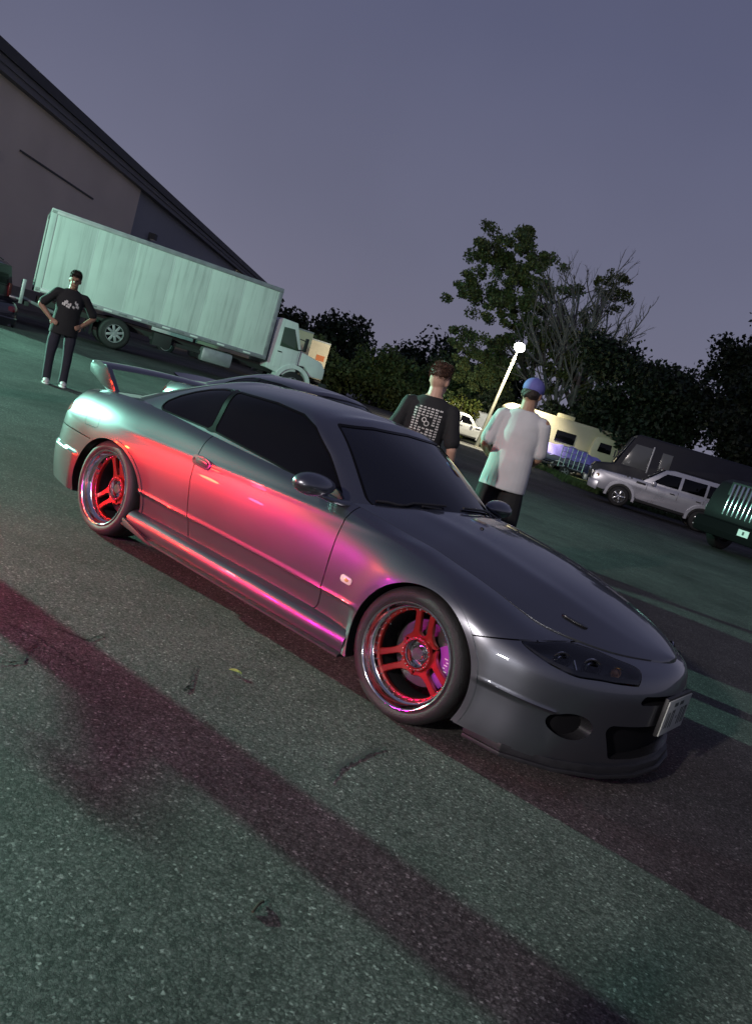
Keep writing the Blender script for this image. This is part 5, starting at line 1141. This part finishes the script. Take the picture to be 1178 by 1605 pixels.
# man in jeans on the left, hands on hips, facing the camera
arms={1:((-.01,.205,1.41),(-.06,.40,1.16),(.06,.22,.985),(.75,-.55,-.30),.5,(.3,.8,.5)),-1:((-.01,-.205,1.41),(-.06,-.40,1.16),(.06,-.22,.985),(.75,.55,-.30),.5,(.3,-.8,.5))}
p1,s1,k1=person((-10.30,2.93,0),math.atan2(-3.67-2.93,1.75+10.3)+.12,1.86,'man in black printed t-shirt and dark jeans standing with hands on hips at left',SKIN2,TEE,JEAN,HAIRB,arms,False,1.08,-.15,.12,None,'short',mat('white_sneaker',(.62,.62,.60),.6,var=.08,vscale=20),
   legs={1:[(0,.10,.93),(.02,.135,.50),(-.01,.155,.085)],-1:[(0,-.10,.93),(.03,-.12,.50),(.03,-.10,.085)]})
rs=[]
rr_=random.Random(3)
for i,(yc,zc,wd_) in enumerate(((.10,1.26,.05),(.085,1.30,.04),(.045,1.245,.035),(-.02,1.27,.055),(-.035,1.235,.06),(-.075,1.285,.05),(-.10,1.255,.05),(-.06,1.305,.03),(.06,1.32,.02))):
    for q in range(2): rs.append((yc-wd_/2+q*wd_*.5,zc-.016-q*.008,yc-wd_/2+q*wd_*.5+wd_*.46,zc+.016+rr_.uniform(-.006,.006)))
print_on(s1,p1,rs,PRINT,'shirt_print',1,k1)
# man in black tee seen from behind, beyond the roof
away=R(126)
arms={1:((-.01,.190,1.41),(-.02,.27,1.13),(.10,.27,.93),(.5,-.1,-.85),.5,(.9,.1,.3)),-1:((-.01,-.190,1.41),(-.03,-.27,1.12),(.09,-.29,.90),(.45,.1,-.9),.5,(.9,-.1,.3))}
p2,s2,k2=person((-2.0,1.62,0),R(118),1.78,'man in black t-shirt with white printed back, seen from behind over the coupe roof',SKIN1,TEE,JEAN,HAIRR,arms,False,.98,-.35,.05,None,'short')
rs=[];rr_=random.Random(5)
for col in range(7):
    yc=-.105+col*.035
    for row in range(13):
        zc=1.400-row*.0215
        if 2<=col<=4 and 4<=row<=7: continue
        if rr_.random()<.06: continue
        w_=.014*rr_.uniform(.75,1.0); 
        for h in range(2): rs.append((yc-w_+h*w_*1.03,zc-.0065,yc-w_+h*w_*1.03+w_*rr_.uniform(.75,.95),zc+.0065*rr_.uniform(.5,1)))
for a in np.linspace(0,2*math.pi,12,endpoint=False):
    for cx,cz,r in((.012,1.298,.017),(-.014,1.272,.019)): rs.append((cx+r*math.cos(a)-.004,cz+r*math.sin(a)-.004,cx+r*math.cos(a)+.004,cz+r*math.sin(a)+.004))
print_on(s2,p2,rs,PRINT,'back_print',-1,k2)
# man in pale tee and blue cap, seen from behind
arms={1:((-.01,.185,1.41),(-.05,.255,1.13),(.17,.22,1.04),(.95,-.25,.1),.6,(0,.4,.9)),-1:((-.01,-.18,1.41),(.04,-.22,1.13),(.24,-.16,1.06),(.9,.35,.1),.6,(0,-.4,.9))}
p3,s3,k3=person((-1.83,2.87,0),R(112),1.95,'man in pale grey t-shirt, blue cap and black shorts seen from behind',SKIN3,GREYT,SHORT,HAIRB,arms,True,1.07,-.25,.12,mat('blue_cap',(.12,.12,.36),.75,var=.1,vscale=20,bump=.1,bscale=200),'short',mat('dark_shoe',(.03,.03,.03),.6))
print_on(s3,p3,[(.13+.0*i,.82+.05*i,.20,.87+.05*i) for i in range(3)],mat('pale_blue_patch',(.35,.60,.68),.8),'shirt_side_patch',-1,k3)
# bystander outside the frame, whose long shadow crosses the foreground
arms={1:((-.01,.185,1.41),(-.01,.22,1.12),(.03,.22,.87),(.2,0,-.95),.4,(.9,.1,.3)),-1:((-.01,-.185,1.41),(.06,-.21,1.09),(.30,-.17,1.13),(.95,.1,.1),.5,(0,-.4,.9))}
p4,s4,k4=person((-7.0,-2.36,0),R(-86),1.80,'person whose long narrow shadow crosses the foreground asphalt',SKIN2,TEE,JEAN,HAIRB,arms,False,1.0)
arms={1:((-.01,.205,1.41),(.05,.34,1.16),(.22,.20,1.36),(.6,-.5,.5),.5,(.3,.8,.5)),-1:((-.01,-.205,1.41),(.05,-.34,1.16),(.22,-.20,1.36),(.6,.5,.5),.5,(.3,-.8,.5))}
p5,s5,k5=person((1.28,-6.6,0),R(95),1.80,'person whose broad shadow darkens the lower right asphalt',SKIN2,TEE,JEAN,HAIRB,arms,False,1.1)  # unseen stand-in for whoever holds the camera, added to cast this shadow
# ---------------------------------------------------------------- trees and bushes
def leaf_mat(name,col,var=.35,tr=.25):
    m=bpy.data.materials.new(name); m.use_nodes=True; t=m.node_tree; p=t.nodes['Principled BSDF']; p.inputs['Roughness'].default_value=.55; p.inputs['Specular IOR Level'].default_value=.3
    at=t.nodes.new('ShaderNodeAttribute'); at.attribute_name='tint'; mx=t.nodes.new('ShaderNodeMix'); mx.data_type='RGBA'; mx.blend_type='MULTIPLY'; mx.inputs[0].default_value=1; mx.inputs[6].default_value=(*col,1)
    t.links.new(at.outputs['Color'],mx.inputs[7]); t.links.new(mx.outputs[2],p.inputs['Base Color'])
    o=t.nodes['Material Output']; ts=t.nodes.new('ShaderNodeBsdfTranslucent'); ms_=t.nodes.new('ShaderNodeMixShader'); ms_.inputs[0].default_value=tr; t.links.new(mx.outputs[2],ts.inputs[0]); t.links.new(p.outputs[0],ms_.inputs[1]); t.links.new(ts.outputs[0],ms_.inputs[2]); t.links.new(ms_.outputs[0],o.inputs[0]); return m
LEAF=leaf_mat('leaf_green',(.085,.118,.045)); LEAFD=leaf_mat('leaf_dark',(.014,.023,.012),tr=.10); LEAFY=leaf_mat('leaf_yellow',(.12,.14,.03)); LEAFT=leaf_mat('leaf_lit_green',(.14,.175,.07)); LEAFO=leaf_mat('leaf_olive',(.10,.115,.04)); BARK=mat('bark',(.060,.052,.045),.9,var=.3,vscale=6,bump=.5,bscale=14); BARE=mat('dead_bark',(.15,.14,.135),.9,var=.25,vscale=6)  # leaf_lit_green: lighter copy of leaf_green, light on the tall tree put into its colour
def leaves(name,C,size,m,parent,seed=0,up=.3):
    """C: leaf centres; each leaf a folded six-point blade"""
    r=np.random.default_rng(seed); n=len(C); s=size*r.uniform(.6,1.35,n)
    a=r.normal(0,1,(n,3)); a/=np.linalg.norm(a,axis=1,keepdims=True); b=r.normal(0,1,(n,3)); b[:,2]+=up; b-=a*np.sum(a*b,1,keepdims=True); b/=np.linalg.norm(b,axis=1,keepdims=True); c=np.cross(a,b)
    P=np.zeros((n,4,3)); P[:,0]=C-a*s[:,None]*.5; P[:,1]=C+b*s[:,None]*.32+c*s[:,None]*.08; P[:,2]=C+a*s[:,None]*.5; P[:,3]=C-b*s[:,None]*.32+c*s[:,None]*.08
    me=bpy.data.meshes.new(name); me.vertices.add(n*4); me.vertices.foreach_set('co',P.ravel()); me.loops.add(n*6); me.polygons.add(n*2)
    i=np.arange(n)[:,None]*4; me.loops.foreach_set('vertex_index',np.concatenate([i+[0,1,2],i+[0,2,3]],1).ravel().astype(np.int32)); me.polygons.foreach_set('loop_start',(np.arange(n*2)*3).astype(np.int32)); me.update(calc_edges=True)
    at=me.color_attributes.new('tint','FLOAT_COLOR','POINT'); t=np.repeat(r.uniform(.55,1.5,n),4); hue=np.repeat(r.normal(0,.12,n),4); col=np.c_[t*(1+hue),t,t*(1-hue),np.ones(n*4)].astype(np.float32); at.data.foreach_set('color',col.ravel())
    me.materials.append(m); o=link(bpy.data.objects.new(name,me)); o.parent=parent; return o
def branches(base,top,r0,spec,seed,droop=0.0,bend=.12):
    """recursive limbs; returns list of (path,radii) and terminal points"""
    r=np.random.default_rng(seed); out=[]; tips=[]
    def grow(p,d,L,rad,lev):
        n=7; P=[p]; dd=d.copy()
        for i in range(n-1):
            dd=dd+r.normal(0,bend,3)+np.array((0,0,.05-droop*lev)); dd/=np.linalg.norm(dd); P.append(P[-1]+dd*L/(n-1))
        P=np.array(P); R_=np.linspace(rad,rad*(.55 if lev<len(spec) else .25),n); out.append((P,R_,lev))
        if lev>=len(spec): tips.extend([P[-1],P[-3],P[-5]]); return
        num,lr,ang,t0=spec[lev]
        for k in range(num):
            t=t0+(1-t0)*(k+r.random()*.8)/num; i=min(n-2,int(t*(n-1))); f=t*(n-1)-i; q=P[i]*(1-f)+P[i+1]*f
            ax=r.normal(0,1,3); ax-=dd*(ax@dd); ax/=np.linalg.norm(ax); a=R(ang)*r.uniform(.7,1.25); nd_=dd*math.cos(a)+ax*math.sin(a); nd_/=np.linalg.norm(nd_)
            grow(q,nd_,L*lr*r.uniform(.75,1.15)*(1.15-.45*t),R_[i]*.62,lev+1)
        tips.append(P[-1])
    base=np.array(base,float); top=np.array(top,float); d=top-base; L=np.linalg.norm(d); grow(base,d/L,L,r0,0); return out,np.array(tips)
def tree(name,loc,top,r0,spec,label,lm,nleaf,lsize,spread,seed,bark=BARK,lower=.0,group=None,blobs=None,keep=None):
    t=empty(name,loc,0,label,'tree',group); br,tips=branches((0,0,0),np.array(top)-np.array(loc),r0,spec,seed)
    sobj('trunk',tube(br[0][0],br[0][1],10),bark,t); 
    lb=[tube(P,R_,6 if l<2 else 4) for P,R_,l in br[1:]]
    if lb: sobj('limbs',join(*lb),bark,t)['kind']='stuff'
    r=np.random.default_rng(seed+50); 
    if nleaf:
        cen=tips[tips[:,2]>lower] if blobs is None else np.array(blobs)-np.array(loc)
        if keep is not None: cen=np.array([c for c in cen if keep(c)])
        if blobs is not None:
            cen=np.concatenate([c+r.normal(0,1,(7,3))*spread*np.array((.55,.55,.42)) for c in cen]); spread_=spread*.42
        else: spread_=spread
        idx=(r.random(nleaf)**1.25*len(cen)).astype(int); cen=cen[r.permutation(len(cen))]; rad=spread_*r.uniform(.6,1.3,len(cen)); dv=r.normal(0,1,(nleaf,3)); dv/=np.linalg.norm(dv,axis=1,keepdims=True)
        C=cen[idx]+dv*(rad[idx]*r.random(nleaf)**.5)[:,None]*np.array((1,1,.72)); C[:,2]=np.maximum(C[:,2],.15)
        leaves('crown',C,lsize,lm,t,seed)
    return t
TALL=[(-32.79,50.39,16.69),(-32.66,49.65,15.39),(-34.6,49.61,15.92),(-34.57,48.27,14.5),(-31.67,50.2,15.26),(-31.66,51.71,15.12),(-33.44,52.61,14.52),(-34.87,50.99,14.49),(-35.33,50.26,13.32),(-32.57,49.79,12.89),(-32.01,51.72,13.33),(-30.42,51.7,13.12),(-29.65,51.67,12.36),(-30.17,50.84,11.62),(-31.77,50.12,11.6),(-34.32,51.44,11.59),(-35.56,50.03,11.44),(-36.4,49.28,11.32),(-34.27,50.7,10.49),(-31.95,49.62,10.14),(-30.78,51.05,10.28),(-30.49,52.86,11.03),(-31.89,51.95,9.22),(-33.15,51.32,7.93),(-34.67,50.18,7.37),(-31.92,48.47,6.4),(-31.84,51.0,6.99),(-30.49,52.52,8.06),(-33.58,49.0,5.75),(-31.39,49.09,5.35),(-30.83,51.04,6.32),(-31.7,48.32,4.68),(-32.1,51.91,4.88),(-34.13,50.04,4.73),(-30.1,51.95,6.45),(-29.57,51.76,9.37)]
BARE_=[(-25.66,52.95,13.97),(-24.87,52.33,14.31),(-25.2,53.1,13.45),(-25.62,52.29,11.49),(-25.37,50.91,9.93),(-26.06,49.92,9.35),(-26.89,49.85,8.56),(-23.98,51.5,9.1),(-24.67,49.78,8.16),(-25.51,49.51,7.11),(-27.14,50.17,6.91),(-23.61,50.0,7.41),(-22.8,50.71,7.94),(-26.18,49.98,5.82),(-24.57,49.99,6.39)]
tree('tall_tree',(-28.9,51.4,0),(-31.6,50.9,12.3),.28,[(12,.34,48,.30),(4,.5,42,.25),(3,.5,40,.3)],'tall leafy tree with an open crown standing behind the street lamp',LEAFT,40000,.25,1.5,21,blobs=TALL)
tree('bare_tree',(-24.1,50.6,0),(-23.6,51.2,6.2),.30,[(12,1.62,25,.10),(7,.50,30,.15),(5,.52,28,.15),(3,.5,26,.2)],'half dead tree with bare fanned branches right of the tall leafy tree',LEAFO,12000,.20,1.25,36,BARE,blobs=BARE_)
spec=[(10,.50,58,.22),(5,.5,45,.25),(3,.5,40,.3)]
for i,(x,y,h,n,lab) in enumerate(((-20.6,46.9,5.6,6000,'low dark tree at the left end of the black tree mass'),(-18.4,45.6,10.3,13000,'dense dark tree rising over the front of the step van'),(-15.6,47.0,11.6,15000,'dense dark tree above the middle of the step van'),(-12.4,48.3,12.6,15000,'tall dark tree above the silver vehicle at right'),(-10.0,48.9,13.0,14000,'dark tree at the far right edge of the frame'),(-13.6,42.6,7.0,9000,'low dark tree close behind the step van roof'),(-8.6,43.8,8.0,9000,'low dark tree above the road tractor at right'))):
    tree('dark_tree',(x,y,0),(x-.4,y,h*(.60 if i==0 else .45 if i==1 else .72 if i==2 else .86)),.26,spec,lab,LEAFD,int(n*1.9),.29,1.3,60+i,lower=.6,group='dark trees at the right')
def bush(loc,rx,h,n,lm,label,seed,size=.32,name='bush',group=None,cat='bush'):
    t=empty(name,loc,0,label,cat,group); r=np.random.default_rng(seed); st=[]
    for k in range(5):
        a=r.uniform(0,6.28); st.append(tube([(0,0,0),(math.cos(a)*rx*.25,math.sin(a)*rx*.25,h*.35),(math.cos(a)*rx*.5,math.sin(a)*rx*.5,h*.7)],[.06,.045,.02],5))
    sobj('stems',join(*st),BARK,t)['kind']='stuff'
    m=int(10+rx*6); ce=r.normal(0,1,(m,3)); ce/=np.linalg.norm(ce,axis=1,keepdims=True); ce*=r.uniform(.35,.95,(m,1)); ce=ce*np.array((rx,rx*.8,h*.5))+np.array((0,0,h*.48))
    idx=r.integers(m,size=n); dv=r.normal(0,1,(n,3)); dv/=np.linalg.norm(dv,axis=1,keepdims=True); C=ce[idx]+dv*(r.random(n)**.45)[:,None]*np.array((.42*rx,.42*rx,.20*h)); C[:,2]=np.clip(C[:,2],.06,None)
    leaves('foliage',C,size,lm,t,seed); return t
# hedgerow across the road
for i,(x,y,rx,h,n,lab) in enumerate(((-56.5,54.2,3.2,5.2,5000,'round bush at the left end of the hedgerow beside the cream truck'),(-53.0,57.0,3.0,4.2,5000,'low green bush left of centre in the far hedgerow'),(-50.2,59.0,3.4,6.4,6000,'taller bush in the middle of the far hedgerow'),(-47.2,60.6,3.0,5.6,5000,'bush right of the hedgerow middle'),(-44.8,63.6,3.4,7.6,6000,'tall bush behind the man with the printed back'),(-40.8,62.0,3.4,6.8,6000,'bush between the two men, farther back'),(-36.8,60.0,3.2,6.0,5000,'bush left of the tall leafy tree'))):
    bush((x,y,0),rx,h,n,LEAF,lab,200+i,.42,'bush','far hedgerow bushes')
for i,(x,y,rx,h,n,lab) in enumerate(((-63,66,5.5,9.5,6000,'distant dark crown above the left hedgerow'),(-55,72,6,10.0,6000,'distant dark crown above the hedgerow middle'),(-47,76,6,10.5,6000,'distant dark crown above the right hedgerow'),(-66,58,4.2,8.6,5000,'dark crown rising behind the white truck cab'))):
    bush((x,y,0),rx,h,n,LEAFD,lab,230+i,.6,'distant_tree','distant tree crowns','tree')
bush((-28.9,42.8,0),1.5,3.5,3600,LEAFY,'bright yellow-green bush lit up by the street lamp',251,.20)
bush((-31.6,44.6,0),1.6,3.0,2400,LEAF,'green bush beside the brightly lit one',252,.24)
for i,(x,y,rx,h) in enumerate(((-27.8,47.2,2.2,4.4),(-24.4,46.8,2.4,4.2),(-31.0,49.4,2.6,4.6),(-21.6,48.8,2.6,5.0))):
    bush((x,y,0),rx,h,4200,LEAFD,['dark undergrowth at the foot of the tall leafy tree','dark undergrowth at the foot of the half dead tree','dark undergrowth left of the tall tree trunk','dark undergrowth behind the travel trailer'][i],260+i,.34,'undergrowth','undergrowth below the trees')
